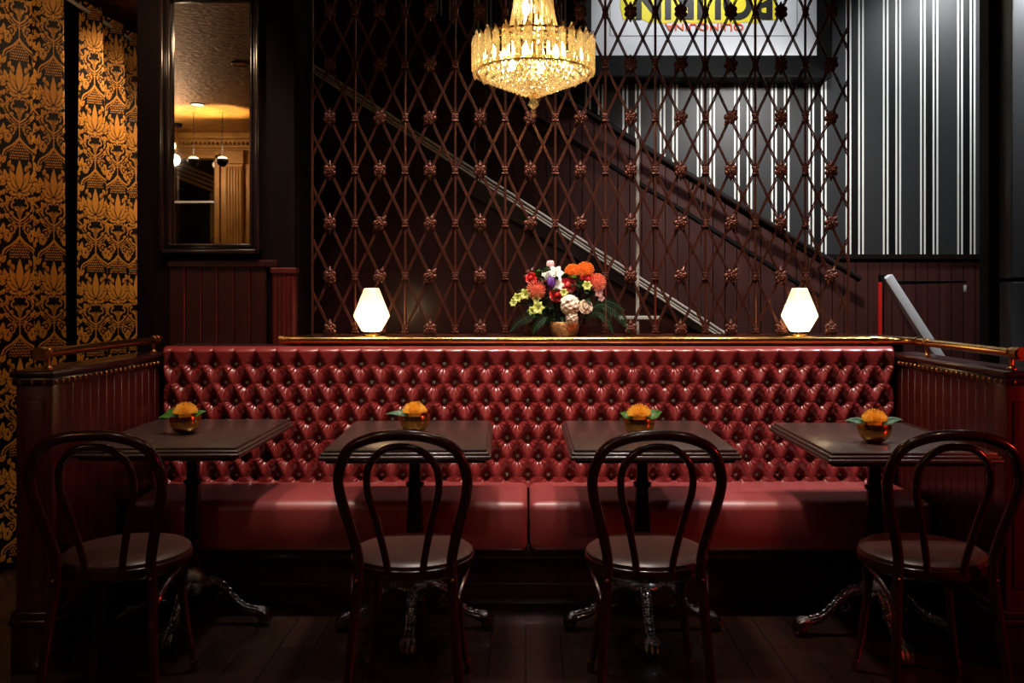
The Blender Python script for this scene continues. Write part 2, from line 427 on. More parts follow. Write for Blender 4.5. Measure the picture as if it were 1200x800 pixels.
# ------------------------------------------------------------------ damask curtains
def damask(u, v):
    """u,v in tile units (0.30 m x 0.47 m, v upward); returns the gold mask of the pattern"""
    W, H = 0.30, 0.47
    uu = (u + 0.5) % 1.0 - 0.5; sgn = np.where(uu < 0, -1.0, 1.0)
    X = np.abs(uu) * W; Yv = (v % 1.0) * H
    g = np.zeros(u.shape, bool); cut = np.zeros(u.shape, bool)
    def dy(c): return (Yv - c + H/2) % H - H/2
    def petal(cx, cy, L, wd, ang, vein=True):
        y = dy(cy); x = X - cx; s, c = math.sin(ang), math.cos(ang)
        t = (x*s + y*c)/L; q = x*c - y*s
        w = wd*np.sin(PI*np.clip(t, 0, 1)**0.85)
        m = (t > 0) & (t < 1) & (np.abs(q) < w)
        if vein: m &= ~((np.abs(q) < 0.0014) & (t < 0.62))
        return m
    def halo(cx, cy, L, wd, ang):
        y = dy(cy); x = X - cx; s, c = math.sin(ang), math.cos(ang)
        t = (x*s + y*c)/(L+0.006); q = x*c - y*s
        return (t > -0.05) & (t < 1) & (np.abs(q) < wd*np.sin(PI*np.clip(t, 0, 1)**0.75) + 0.0035)
    def ring(cx, cy, r, th, a0=None, a1=None):
        y = dy(cy); x = X - cx; m = np.abs(np.hypot(x, y) - r) < th
        if a0 is not None: m &= ((np.arctan2(y, x) - a0) % (2*PI)) < (a1 - a0)
        return m
    def curve(pts, th):
        m = np.zeros(u.shape, bool)
        P = []
        for (p0, p1, p2) in pts:
            for k in range(15):
                t = k/14; P.append(((1-t)**2*p0[0]+2*t*(1-t)*p1[0]+t*t*p2[0], (1-t)**2*p0[1]+2*t*(1-t)*p1[1]+t*t*p2[1]))
        for a, b in zip(P, P[1:]):
            ax, ay = X - a[0], dy(a[1]); bx, by = b[0]-a[0], b[1]-a[1]; L2 = bx*bx+by*by+1e-12
            t = np.clip((ax*bx + ay*by)/L2, 0, 1)
            m |= np.hypot(ax - t*bx, ay - t*by) < th
        return m
    # vines first
    g |= curve([((0, .262), (.03, .225), (.078, .205)), ((.078, .205), (.105, .19), (.10, .150))], .0042)
    g |= curve([((0, .252), (.03, .212), (.070, .192)), ((.070, .192), (.088, .182), (.086, .160))], .0020)
    g |= curve([((0, .255), (0, .30), (0, .335))], .0036)
    g |= curve([((.004, .335), (.045, .352), (.075, .395)), ((.075, .395), (.10, .43), (.150, .455))], .0040)
    g |= curve([((.006, .322), (.052, .338), (.085, .380)), ((.085, .380), (.11, .415), (.150, .437))], .0022)
    for q in (((.050, .273), (.085, .262), (.100, .275)), ((.080, .052), (.10, .075), (.122, .070)), ((.112, .135), (.13, .118), (.150, .120)), ((.112, .345), (.12, .325), (.135, .338)), ((.060, .425), (.07, .405), (.075, .395)), ((.105, .455), (.125, .44), (.15, .47))):
        g |= curve([q], .0026)
    g |= curve([((.004, .310), (.055, .322), (.095, .366))], .0020)
    for (cx, cy, r) in ((.050, .294, .021), (.150, .352, .021), (.070, .012, .015), (.122, .085, .015), (.046, .112, .013)):
        g |= ring(cx, cy, r, .0036, 0.5, 5.6); g |= ring(cx, cy, 0, .0085); cut |= ring(cx, cy, 0, .003)
    # dotted field under the arch
    yy = dy(.195); fld = (yy > -.036) & (yy < .045) & (X < .052 - 0.62*np.clip(yy, -.01, 1))
    a_ = ((X/.0135) % 1 - .5); r_ = np.floor(yy/.0135); b_ = ((yy/.0135) % 1 - .5)
    a_ = ((X/.0135 + 0.5*(r_ % 2)) % 1 - .5)
    g |= fld & (a_**2 + b_**2 < .10)
    # cloud scallops and hatched heart
    for (cx, cy, r, a0, a1) in ((.0, .445, .018, .3, PI-.3), (.024, .430, .015, -.9, 2.6), (.036, .408, .013, -1.6, 1.9), (.018, .395, .010, -2.4, .6)):
        g |= ring(cx, cy, r, .0034, a0, a1)
    yy = dy(.385); hrt = (X < .024*np.clip((yy+.05)/.06, 0, 1)) & (yy > -.05) & (yy < .012 + 0.008*np.sin(np.clip(X/.024, 0, 1)*PI))
    g |= hrt & ((np.floor((X+yy)/.0042) % 2) == 0); g |= hrt & (np.abs(X - .024*np.clip((yy+.05)/.06, 0, 1)) < .003)
    # leaves: (x, y, length, half width, angle)
    LV = [(.078, .055, .055, .014, .25), (.078, .055, .050, .013, -.75), (.080, .052, .052, .013, 1.15), (.080, .050, .040, .012, 2.1), (.076, .050, .036, .011, -1.75),
          (.112, .135, .052, .013, .35), (.112, .135, .042, .012, 1.4), (.108, .135, .045, .012, -.7), (.112, .132, .038, .011, 2.4),
          (.100, .275, .050, .013, -.1), (.100, .275, .046, .012, .95), (.098, .272, .044, .012, -1.15), (.100, .270, .034, .010, 2.5),
          (.150, .275, .070, .013, 0), (.150, .275, .055, .011, -.6), (.150, .030, .075, .014, 0), (.150, .030, .060, .012, -.55), (.150, .030, .044, .011, -1.1),
          (.058, .345, .040, .011, .9), (.040, .100, .030, .008, 1.3), (.048, .250, .034, .010, .4), (.118, .400, .034, .010, -1.2), (.034, .365, .030, .009, 1.2),
          (.078, .235, .040, .011, .2), (.078, .235, .036, .010, -.9), (.070, .120, .036, .010, -.5), (.118, .345, .036, .010, .2),
          (.116, .345, .032, .010, -1.0), (.118, .343, .030, .009, 1.9), (.060, .425, .036, .011, .7), (.060, .425, .030, .009, -.5), (.062, .422, .030, .009, 1.8),
          (.105, .455, .034, .010, -.6), (.108, .452, .034, .010, .7), (.150, .395, .040, .011, 0), (.150, .395, .034, .010, -.9), (.112, .222, .034, .010, .7), (.024, .290, .030, .008, .1), (.022, .325, .026, .007, 1.7), (.150, .185, .05, .012, 0), (.150, .185, .04, .010, -.8)]
    for p in LV: g &= ~halo(*p); 
    for p in LV: g |= petal(*p)
    # palmette
    PM = [(.006, -.004, .060, .0135, 1.55), (.006, .004, .086, .0175, 1.02), (.005, .010, .112, .0200, .52), (0, .014, .142, .0215, 0)]
    for p in PM:
        g &= ~halo(*p); g |= petal(*p, vein=p[4] > 0)
    g |= petal(0, .004, -.036, .011, 0, False)
    return (g & ~cut).astype(np.float32)

_U, _V = np.meshgrid((np.arange(520)+.5)/520, (np.arange(800)+.5)/800)
TILE = damask(_U, _V)
def damask_at(u, v):
    a = (u % 1.0)*520 - .5; b = (v % 1.0)*800 - .5
    i0, j0 = np.floor(a).astype(int), np.floor(b).astype(int); fa, fb = a-i0, b-j0
    q = lambda i, j: TILE[j % 800, i % 520]
    return ((q(i0, j0)*(1-fa)+q(i0+1, j0)*fa)*(1-fb) + (q(i0, j0+1)*(1-fa)+q(i0+1, j0+1)*fa)*fb).astype(np.float32)

def curtain(name, label, Y0, Y1, xc, phase, z0, z1, amp, per, uoff, lean):
    n = 460; rows = 800
    t = np.linspace(0, 1, n); Y = Y0 + (Y1-Y0)*t
    ph = 2*PI*(Y-Y0)/per + phase
    X = xc + amp*np.sin(ph) + 0.10*amp*np.sin(2.3*ph+1.0)
    Yw = Y + 0.018*np.cos(ph)
    s = np.concatenate([[0], np.cumsum(np.hypot(np.diff(X), np.diff(Yw)))])
    zz = np.linspace(0, 1, rows)
    V = np.zeros((rows, n, 3), np.float32)
    for i, q in enumerate(zz):
        top = z1 + 0.016*np.cos(ph*2+0.5); z = z0 + (top-z0)*q
        fl = 1.0 - 0.25*(q**3) + 0.06*math.sin(5*q+phase)
        V[i,:,0] = xc + (X-xc)*fl + lean*(1-q); V[i,:,1] = Yw; V[i,:,2] = z
    s0 = np.interp(2*PI+0.55, ph, s); lf = np.interp(4*PI+.55, ph, s, right=None) - s0 if ph[-1] > 4*PI+.55 else s0 - np.interp(.55, ph, s)
    U = np.tile((s-s0)/(0.5*lf), (rows, 1)); VV = V[:,:,2]/0.47 + uoff
    D = damask_at(U, VV)
    me = bpy.data.meshes.new(name)
    idx = np.arange(rows*n).reshape(rows, n)
    q = np.stack([idx[:-1,:-1], idx[:-1,1:], idx[1:,1:], idx[1:,:-1]], -1).reshape(-1, 4)
    me.vertices.add(rows*n); me.vertices.foreach_set('co', V.reshape(-1))
    me.loops.add(q.size); me.loops.foreach_set('vertex_index', q.reshape(-1).astype(np.int32))
    me.polygons.add(len(q)); me.polygons.foreach_set('loop_start', np.arange(0, q.size, 4, dtype=np.int32))
    me.update(calc_edges=True)
    a = me.attributes.new('damask', 'FLOAT', 'POINT'); a.data.foreach_set('value', D.reshape(-1))
    me.polygons.foreach_set('use_smooth', [True]*len(q)); me.materials.append(DAMASK)
    o = bpy.data.objects.new(name, me); COL.objects.link(o)
    sd = o.modifiers.new('cloth_thickness', 'SOLIDIFY'); sd.thickness = 0.004
    tag(o, label, 'curtain', 'damask curtains in the alcove')
    return o
curtain('damask_curtain', 'black and gold damask curtain at the left edge of the photo, nearer one', 4.02, 4.665, -2.44, 1.99, 0.03, 2.90, 0.078, 0.30, 0.20, 0.0)
curtain('damask_curtain', 'black and gold damask curtain beside the dark pillar, farther one', 4.945, 5.625, -2.44, 5.60, 0.03, 2.91, 0.078, 0.265, 0.30, 0.0)
rod = thing('curtain_rod', 'thin metal rod carrying the damask curtains under the gold ceiling', 'curtain rod', (-2.44, 4.06, 2.875))
MB().tube([(0,0,0), (0,1.8,0)], 0.011, 10).build('rod', STEEL, rod)
br = MB()
for y in (0.02, 1.78): br.tube([(0,y,0), (-0.16,y,0.0), (-0.185,y,0.0)], 0.007, 8)
br.build('bracket', STEEL, rod)

# ------------------------------------------------------------------ banquette
BX0, BX1 = -1.624, 1.650
BY = 4.045                         # button plane
def tufted_back():
    dx, dz = 24.05/257.0, 21.25/257.0
    bx = (594.4-VX)/257.0; bz = EYE - (425.4-VY)/257.0     # a button of the top row
    ztop, zbot = 1.068, 0.44
    nx, nz = 1000, 190
    xs = np.linspace(BX0, BX1, nx); zs = np.linspace(zbot, ztop, nz)
    X, Z = np.meshgrid(xs, zs)
    jz = (bz - Z)/dz; jx = (X - bx)/dx
    jc = np.clip(jz, 0, 6)
    a = jx + jz/2; b = jx - jz/2
    sa, sb = np.abs(np.sin(PI*a)), np.abs(np.sin(PI*b))
    body = (sa*sb)**0.42
    # strips above the top row and below the last: straight vertical pleats
    ev = np.abs(np.sin(PI*jx))**0.55
    top = np.clip(-jz/0.45, 0, 1); bot = np.clip((jz-6)/0.45, 0, 1)
    body = body*(1-np.maximum(top, bot)) + ev*np.maximum(top, bot)
    # nearest button
    row = np.clip(np.round(jz), 0, 6); col = np.round(jx - row/2) + row/2
    ddx, ddz = (X - (bx + col*dx)), (Z - (bz - row*dz))
    row2 = np.clip(row + np.where(jz - row > 0, 1, -1), 0, 6); col2 = np.round(jx - row2/2) + row2/2
    e1, e2 = (X - (bx + col2*dx)), (Z - (bz - row2*dz))
    r1, r2 = np.hypot(ddx, ddz), np.hypot(e1, e2)
    sw = r2 < r1
    ddx = np.where(sw, e1, ddx); ddz = np.where(sw, e2, ddz); r = np.minimum(r1, r2)
    az_ = np.abs(np.where(ddz > 0, ddz*0.82, ddz*1.25)); dm = (np.abs(ddx*1.15)**1.25 + az_**1.25)**0.8; dim = 1 - np.exp(-(dm/0.027)**1.7)
    th = np.arctan2(ddz, ddx)
    seed = np.sin(12.9*np.round(col*2) + 7.7*row)
    wr = np.cos(th*13 + 3*seed + 1.6*np.sin(th*3+seed*5)) * np.exp(-((r-0.026)/0.015)**2) * (0.45 + 0.55*np.clip(-np.sin(th), 0, 1))
    rng = np.random.RandomState(3)
    lo = np.zeros_like(X)
    for _ in range(14):
        kx, kz, p = rng.uniform(-40, 40), rng.uniform(-40, 40), rng.uniform(0, 6.28)
        lo += np.sin(kx*X + kz*Z + p)
    # each button sits in a diamond hollow whose rims meet in ridges
    d1 = np.full_like(X, 9.0)
    for rw in (np.floor(jz), np.ceil(jz)):
        rw = np.clip(rw, 0, 6); cl_ = np.round(jx - rw/2) + rw/2
        for o in (-1, 0, 1):
            d1 = np.minimum(d1, np.abs(jx - cl_ - o)*2 + np.abs(jz - rw))
    d1 = np.clip(d1, 0, 1)
    pit = 1 - np.exp(-(dm/0.019)**1.6)
    hgt = 0.031*(1 - (1-d1)**1.6) + 0.027*pit + 0.0050*body + 0.0027*wr + 0.0004*lo
    # roll the top edge backwards, close the ends
    tt = np.clip((Z - (ztop-0.022))/0.022, 0, 1)
    hgt = hgt*(1 - 0.15*tt) - 0.020*tt**2.2
    ed = np.minimum(X-BX0, BX1-X); hgt = np.where(ed < 0.02, hgt - 0.03*(1-np.clip(ed/0.02, 0, 1))**2, hgt)
    Y = BY - hgt
    V = np.stack([X, Y, Z], -1).reshape(-1, 3).tolist()
    me = bpy.data.meshes.new('backrest')
    idx = np.arange(nx*nz).reshape(nz, nx)
    q = np.stack([idx[:-1,:-1], idx[:-1,1:], idx[1:,1:], idx[1:,:-1]], -1).reshape(-1, 4).tolist()
    # back slab so that it has thickness
    n0 = len(V); YBk = 4.125
    for (x, z) in ((BX0, zbot), (BX1, zbot), (BX1, ztop-0.004), (BX0, ztop-0.004)): V.append((x, YBk, z))
    q.append((n0, n0+3, n0+2, n0+1))
    tl = [int(i) for i in idx[-1]]; q.append(tl + [n0+2, n0+3])
    bl = [int(i) for i in idx[0]][::-1]; q.append(bl + [n0, n0+1])
    ll = [int(i) for i in idx[:,0]]; q.append(ll + [n0+3, n0])
    rl = [int(i) for i in idx[:,-1]][::-1]; q.append(rl + [n0+1, n0+2])
    me.from_pydata(V, [], q); me.materials.append(LEATHER)
    me.polygons.foreach_set('use_smooth', [True]*len(me.polygons)); me.set_sharp_from_angle(angle=math.radians(60))
    spots = []
    for j in range(7):
        for i in range(-22, 23):
            x = bx + (i + j/2 - 0)*dx; z = bz - j*dz
            x = bx + (i + (j % 2)/2)*dx
            if BX0+0.02 < x < BX1-0.02: spots.append((x, BY-0.014, z))
    return me, spots
bq = thing('banquette', 'long oxblood leather banquette with deep buttoned back behind the four tables', 'bench', (0, 4.0, 0))
me, spots = tufted_back()
ob = bpy.data.objects.new('backrest', me); COL.objects.link(ob); ob.parent = bq; ob.location = (0, -4.0, 0)
spots.sort(key=lambda p: p[0]**2 + ((p[2]-0.95)*1.4)**2)
b0 = None
rest = MB()
for k, p in enumerate(spots):
    q = (p[0], p[1]-4.0, p[2])
    if k < 100:
        if b0 is None:
            b0 = MB().ball((0,0,0), 0.0085, 1, 0.65, 1, 10, 7).build('button', PIN, bq, loc=q)
        else: inst(b0, bq, q)
    else: rest.ball(q, 0.0085, 1, 0.65, 1, 8, 6)
ro = rest.build('button_field', PIN, bq); ro['kind'] = 'stuff'
def cushion(x0, x1):
    nu, nv = 60, 40; y0, y1 = 3.605, 4.035; z0, z1 = 0.262, 0.462
    mb = MB(); mb.box(x0, x1, y0, y1, z0, z1)
    bm = mb.bm
    bmesh.ops.subdivide_edges(bm, edges=bm.edges[:], cuts=1)
    bmesh.ops.bevel(bm, geom=[e for e in bm.edges if e.calc_face_angle(0) > 1.0], offset=0.032, segments=6, profile=0.55, affect='EDGES')
    long_e = [e for e in bm.edges if abs((e.verts[0].co-e.verts[1].co).x) > 0.3]
    bmesh.ops.subdivide_edges(bm, edges=long_e, cuts=24, use_grid_fill=True)
    de = [e for e in bm.edges if abs((e.verts[0].co-e.verts[1].co).y) > 0.08]
    bmesh.ops.subdivide_edges(bm, edges=de, cuts=6, use_grid_fill=True)
    cx, cy = (x0+x1)/2, (y0+y1)/2
    for v in bm.verts:
        u = (v.co.x-cx)/((x1-x0)/2); t = (v.co.y-cy)/((y1-y0)/2)
        f = max(0, 1-u**6)*max(0, 1-t**2)
        if v.co.z > 0.40: v.co.z += 0.022*f + 0.0022*math.sin(9*v.co.x+2)*f
        if v.co.y < y0+0.03: v.co.y -= 0.012*math.cos((v.co.z-0.36)/0.1*PI/2)*max(0, 1-u**8)
    for v in bm.verts: v.co.y -= 4.0
    return mb
cushion(BX0+0.004, 0.008).build('seat_cushion', SEATL, bq, angle=70)
cushion(0.016, BX1-0.004).build('seat_cushion', SEATL, bq, angle=70)
sm = MB()
for (x0, x1) in ((BX0+0.02, -0.005), (0.03, BX1-0.02)):
    sm.tube([(x0, -0.374, 0.462), ((x0+x1)/2, -0.376, 0.466), (x1, -0.374, 0.462)], 0.0035, 6)
pb = MB(); pb.box(BX0, BX1, 3.66-4, 4.04-4, 0.222, 0.262, 0.006, 2); pb.box(BX0, BX1, 3.78-4, 4.05-4, 0.075, 0.222)
pb.box(BX0, BX1, 3.765-4, 3.79-4, 0.0, 0.085, 0.004); pb.box(BX0, BX1, 3.762-4, 3.79-4, 0.195, 0.222, 0.005)
pb.build('plinth', WOODD, bq)

# ------------------------------------------------------------------ end partitions
def partition(side, label):
    xi = 1.670 if side > 0 else -1.645
    xo = xi + 0.12*side
    ya, yb = 3.107, 4.13
    t = thing('booth_partition', label, 'partition', ((xi+xo)/2, ya, 0), 0, 'panelled ends of the booth')
    ox, oy = (xi+xo)/2, ya
    lo, hi = min(xi, xo)-ox, max(xi, xo)-ox
    core = MB(); core.box(lo+0.012, hi-0.012, 0.012, yb-oy, 0, 0.99)
    y = 0.085
    while y < yb-oy-0.01:
        y2 = min(y+0.0635, yb-oy)
        core.box(lo, lo+0.014, y, y2, 0.10, 0.985, 0.003, 1); core.box(hi-0.014, hi, y, y2, 0.10, 0.985, 0.003, 1); y += 0.0655
    core.build('panelling', WOOD, t)
    ps = MB(); ps.box(lo-0.003, hi+0.003, 0, 0.084, 0, 0.99, 0.005, 2)
    ps.box(lo+0.02, hi-0.02, -0.006, 0.01, 0.28, 0.93, 0.004, 2)
    ps.build('end_post', WOOD, t)
    cp = MB(); cp.box(lo-0.012, hi+0.012, -0.012, yb-oy, 0.985, 1.012, 0.006, 2); cp.box(lo-0.018, hi+0.018, -0.018, yb-oy, 1.012, 1.036, 0.008, 3)
    cp.build('cap', WOODD, t)
    bs = MB(); bs.box(lo-0.014, hi+0.014, -0.014, 0.66, 0, 0.155, 0.004); bs.box(lo-0.022, hi+0.022, -0.022, 0.66, 0.155, 0.178, 0.007, 3); bs.box(lo-0.016, hi+0.016, -0.016, 0.66, 0.178, 0.205, 0.008, 3)
    bs.build('baseboard', WOODD, t)
    n0 = None
    ip = lo-0.012 if side > 0 else hi+0.012
    pts = [(ip, 0.012+0.041*k) for k in range(24)] + [(lo+0.018+0.042*k, -0.012) for k in range(3)]
    for (x, y) in pts:
        if n0 is None: n0 = MB().ball((0,0,0), 0.0085, 0.8, 0.8, 1, 10, 7).build('nailhead', BRASSD, t, loc=(x, y, 0.996))
        else: inst(n0, t, (x, y, 0.996))
    return t
partition(-1, 'panelled dark red booth end with nailhead cap at the left, beside the curtains')
partition(1, 'panelled dark red booth end with nailhead cap at the right')

# ------------------------------------------------------------------ brass rails
RZ = 1.094
def rail_post(mb, x, y, z0, z1):
    mb.lathe([(0.019, 0), (0.019, 0.004), (0.011, 0.009), (0.008, 0.016), (0.008, z1-z0-0.012), (0.012, z1-z0)], 16, (x, y, z0))
    mb.ball((x, y, z1), 0.021, 1, 1, 1, 14, 9)
r1 = thing('brass_rail', 'long polished brass rail along the top of the leather back, turning along right booth end', 'rail', (0, 4.062, 1.06))
XR = 1.715
path = [(-1.092, 0, RZ-1.06), (1.60, 0, RZ-1.06)] + [Vector((1.60+0.115*math.sin(a), -0.115+0.115*math.cos(a), RZ-1.06)) for a in [PI/2*k/8 for k in range(1, 9)]] + [(XR, -0.93, RZ-1.06)]
path = [Vector(p) for p in path]
path.insert(1, Vector((0, 0, RZ-1.06)))
MB().tube(path, 0.0165, 18).build('tube', BRASS, r1)
e = MB(); e.tube([(XR, -0.925, RZ-1.06), (XR, -0.962, RZ-1.06)], 0.0235, 20); e.tube([(XR, -0.962, RZ-1.06), (XR, -0.968, RZ-1.06)], 0.017, 20)
e.build('end_cap', BRASSD, r1)
MB().tube([(-1.092, 0, RZ-1.06), (-1.116, 0, RZ-1.06)], 0.0205, 20).build('end_cap', BRASSD, r1)
for (p, q) in (((1.56, 0, RZ-1.06), (1.59, 0, RZ-1.06)), ((XR, -0.12, RZ-1.06), (XR, -0.15, RZ-1.06))): MB().tube([p, q], 0.0205, 18).build('collar', BRASS, r1)
for (x, y, z0) in ((XR, -0.235, 1.036), (XR, -0.90, 1.036)):
    p = MB(); rail_post(p, x, y, z0-1.06, RZ-1.06); p.build('post', BRASSD, r1)
for x in (-1.03, -0.10, 0.62, 1.50):
    p = MB(); p.tube([(x, 0.0, RZ-1.06-0.005), (x, 0.004, 0.012), (x, 0.045, 0.012)], 0.006, 8); p.build('bracket', BRASSD, r1)
r2 = thing('brass_rail', 'short brass rail on the left booth end in front of the curtains', 'rail', (-1.69, 3.12, 1.036))
MB().tube([(0, 0.02, RZ-1.036), (0, 0.5, RZ-1.036), (0, 0.98, RZ-1.036)], 0.0165, 18).build('tube', BRASS, r2)
e = MB(); e.tube([(0, -0.012, RZ-1.036), (0, 0.025, RZ-1.036)], 0.0235, 20)
e.build('end_cap', BRASSD, r2)
MB().tube([(0, 0.97, RZ-1.036), (0, 1.0, RZ-1.036)], 0.0225, 20).build('end_cap', BRASSD, r2)
for y in (0.05, 0.95):
    p = MB(); rail_post(p, 0, y, 0, RZ-1.036); p.build('post', BRASSD, r2)

# ------------------------------------------------------------------ bronze lattice screen
LY = 4.28; ls = F/LY
lt = thing('lattice_screen', 'tall bronze diamond lattice screen with flower bosses above the banquette', 'screen', (0, LY, 1.104))
def lx(px): return (px-VX)/ls
def lz(py): return EYE - (py-VY)/ls - 1.104
zb, zt = 0.0, HC-1.104
XL, XRt = lx(366), lx(994)
c0, cd = lx(387), (58.6/2)/ls          # columns: even = rosette, odd = rod
r0, rd = lz(385.5), 61.8/ls
NR = 8
for i, x in enumerate((XL, XRt)):
    MB().tube([(x, 0, zb), (x, 0, zt)], 0.0068, 8).build('edge_rod', LATT, lt)
MB().box(XL, XRt, -0.012, 0.012, zb, zb+0.008).build('mounting_bar', LATT, lt); MB().box(XL, XRt, -0.012, 0.012, zt-0.02, zt).build('mounting_bar', LATT, lt)
rodo = MB().tube([(0,0,zb), (0,0,zt)], 0.0062, 8).build('rod', LATT, lt, loc=(c0+cd, 0, 0))
for k in range(1, 10): inst(rodo, lt, (c0+cd*(1+2*k), 0, 0))
# diagonal bars: every column starts one each way from the bottom row, plus those entering from the sides
def clipbar(xa, za, sx):
    """bar through (xa,za) with slope +-rd/cd, clipped to the screen"""
    sl = rd/cd*sx
    pts = []
    for x in (XL, XRt):
        z = za + sl*(x-xa)
        if zb <= z <= zt: pts.append((x, z))
    for z in (zb, zt):
        x = xa + (z-za)/sl
        if XL < x < XRt: pts.append((x, z))
    if len(pts) < 2: return None
    return pts[0], pts[1]
bars = []
for j in range(-12, 36):
    for sx in (1, -1):
        q = clipbar(c0 + cd*j, r0, sx)
        if q: bars.append((q, sx))
for (p, q), sx in bars:
    d = Vector((q[0]-p[0], 0, q[1]-p[1])); L = d.length
    if L < 0.05: continue
    mb = MB(); yo = 0.0035*sx
    if d.z < 0: p, q = q, p; d = -d
    n = Vector((d.z, 0, -d.x)).normalized()
    for o in (-0.0036, 0.0036):
        mb.tube([Vector((p[0], yo, p[1]))+n*o, Vector((q[0], yo, q[1]))+n*o], 0.0034, 6)
    mb.build('diagonal_bar', LATT, lt)
ros = MB()
for k in range(6):
    a = 2*PI*k/6 + PI/6
    ros.ball((0.020*math.cos(a), -0.010, 0.024*math.sin(a)), 0.0135, 1, 0.55, 1.1, 8, 6)
for k in range(6):
    a = 2*PI*k/6
    ros.ball((0.012*math.cos(a), -0.016, 0.012*math.sin(a)), 0.0085, 1, 0.8, 1, 8, 6)
ros.ball((0, -0.020, 0), 0.009, 1, 0.9, 1, 8, 6)
for s in (1, -1): ros.tube([(0, -0.006, 0.03*s), (0, -0.006, 0.050*s)], [0.011, 0.002], 8)
ros.tube([(0, 0.0, 0), (0, -0.012, 0)], 0.018, 10)
ros0 = None
clip0 = None
for r in range(NR):
    for k in range(11):
        p = (c0 + 2*cd*k, -0.004, r0 + rd*r)
        if ros0 is None: ros0 = ros.build('rosette', LATT, lt, loc=p)
        else: inst(ros0, lt, p, (0, (k*r) % 3*0.35, 0))
for r in range(NR):
    for k in range(10):
        p = (c0 + cd*(2*k+1), -0.004, r0 + rd*r)
        if clip0 is None:
            c = MB(); c.box(-0.014, 0.014, -0.009, 0.009, -0.017, 0.017, 0.005, 2)
            for dz_ in (-0.014, 0.014): c.box(-0.017, 0.017, -0.011, 0.011, dz_-0.004, dz_+0.004, 0.003, 2)
            for k2 in range(4): c.ball((0.006*math.cos(k2*PI/2), -0.010, 0.006*math.sin(k2*PI/2)), 0.005, 1, 0.7, 1, 8, 6)
            clip0 = c.build('rod_clasp', LATT, lt, loc=p)
        else: inst(clip0, lt, p)

# ------------------------------------------------------------------ bentwood chairs
def make_chair():
    t = thing('bentwood_chair', '', 'chair', (0,0,0), 0, 'bentwood chairs in front of the banquette')
    half = [(-.178,-.245,0), (-.160,-.222,.22), (-.146,-.190,.40), (-.143,-.192,.48), (-.160,-.208,.57), (-.190,-.236,.69), (-.192,-.252,.76), (-.160,-.270,.835), (-.09,-.282,.872), (0,-.285,.882)]
    full = half + [(-x, y, z) for x, y, z in half[-2::-1]]
    pth = spline(full, 7)
    rr = [0.0125 + 0.004*min(1, max(0, (p.z)/0.35)) for p in pth]
    MB().tube(pth, rr, 12).build('back_hoop_and_rear_legs', CHAIRW, t)
    half = [(-.052,-.186,.435), (-.062,-.196,.50), (-.085,-.218,.61), (-.108,-.240,.71), (-.100,-.258,.785), (-.055,-.270,.834), (0,-.273,.845)]
    MB().tube(spline(half + [(-x,y,z) for x,y,z in half[-2::-1]], 7), 0.0115, 12).build('inner_hoop', CHAIRW, t)
    MB().lathe([(0.165, .412), (0.190, .410), (0.200, .418), (0.203, .432), (0.200, .448), (0.192, .453), (0.10, .452), (0, .452)], 48).build('seat_rim', CHAIRW, t)
    MB().lathe([(0.0, .445), (0.188, .446), (0.197, .452), (0.196, .461), (0.186, .468), (0.160, .472), (0.10, .475), (0, .476)], 48).build('seat_pad', PADL, t)
    for s in (-1, 1):
        lp = spline([(.122*s, .115, .43), (.136*s, .122, .28), (.155*s, .130, .12), (.176*s, .140, 0)], 6)
        lg = MB().tube(lp, [0.0165-0.005*(i/len(lp)) for i in range(len(lp))], 12).build('front_leg', CHAIRW, t)
        MB().tube([(.1690*s, .1365, .045), (.1705*s, .1372, .036)], 0.0132, 14).build('brass_band', BRASSD, lg)
        MB().tube(spline([(.152*s, -.200, .315), (.166*s, -.165, .37), (.180*s, -.075, .405), (.172*s, .045, .390), (.140*s, .118, .29)], 6), 0.0075, 8).build('brace', CHAIRW, t)
        MB().ball((.147*s, -.209, .425), 0.0055, 1, 0.6, 1, 8, 6).build('screw', BRASSD, t)
    return t
ch0 = make_chair()
CH = [(150, 3, 'bentwood chair at the table nearest the curtains, leftmost of the four'),
      (484, 0, 'bentwood chair at the second table from the left, before the left cushion'),
      (757, 0, 'bentwood chair at the third table from the left, right of the cushion seam'),
      (1080, -3, 'bentwood chair with red-lit hoop at the rightmost table')]
for i, (p, a, lab) in enumerate(CH):
    o = ch0 if i == 0 else copy_tree(ch0)
    o.location = ((p-VX)*2.95/F, 2.95, 0); o.rotation_euler = (0, 0, math.radians(a)); o['label'] = lab

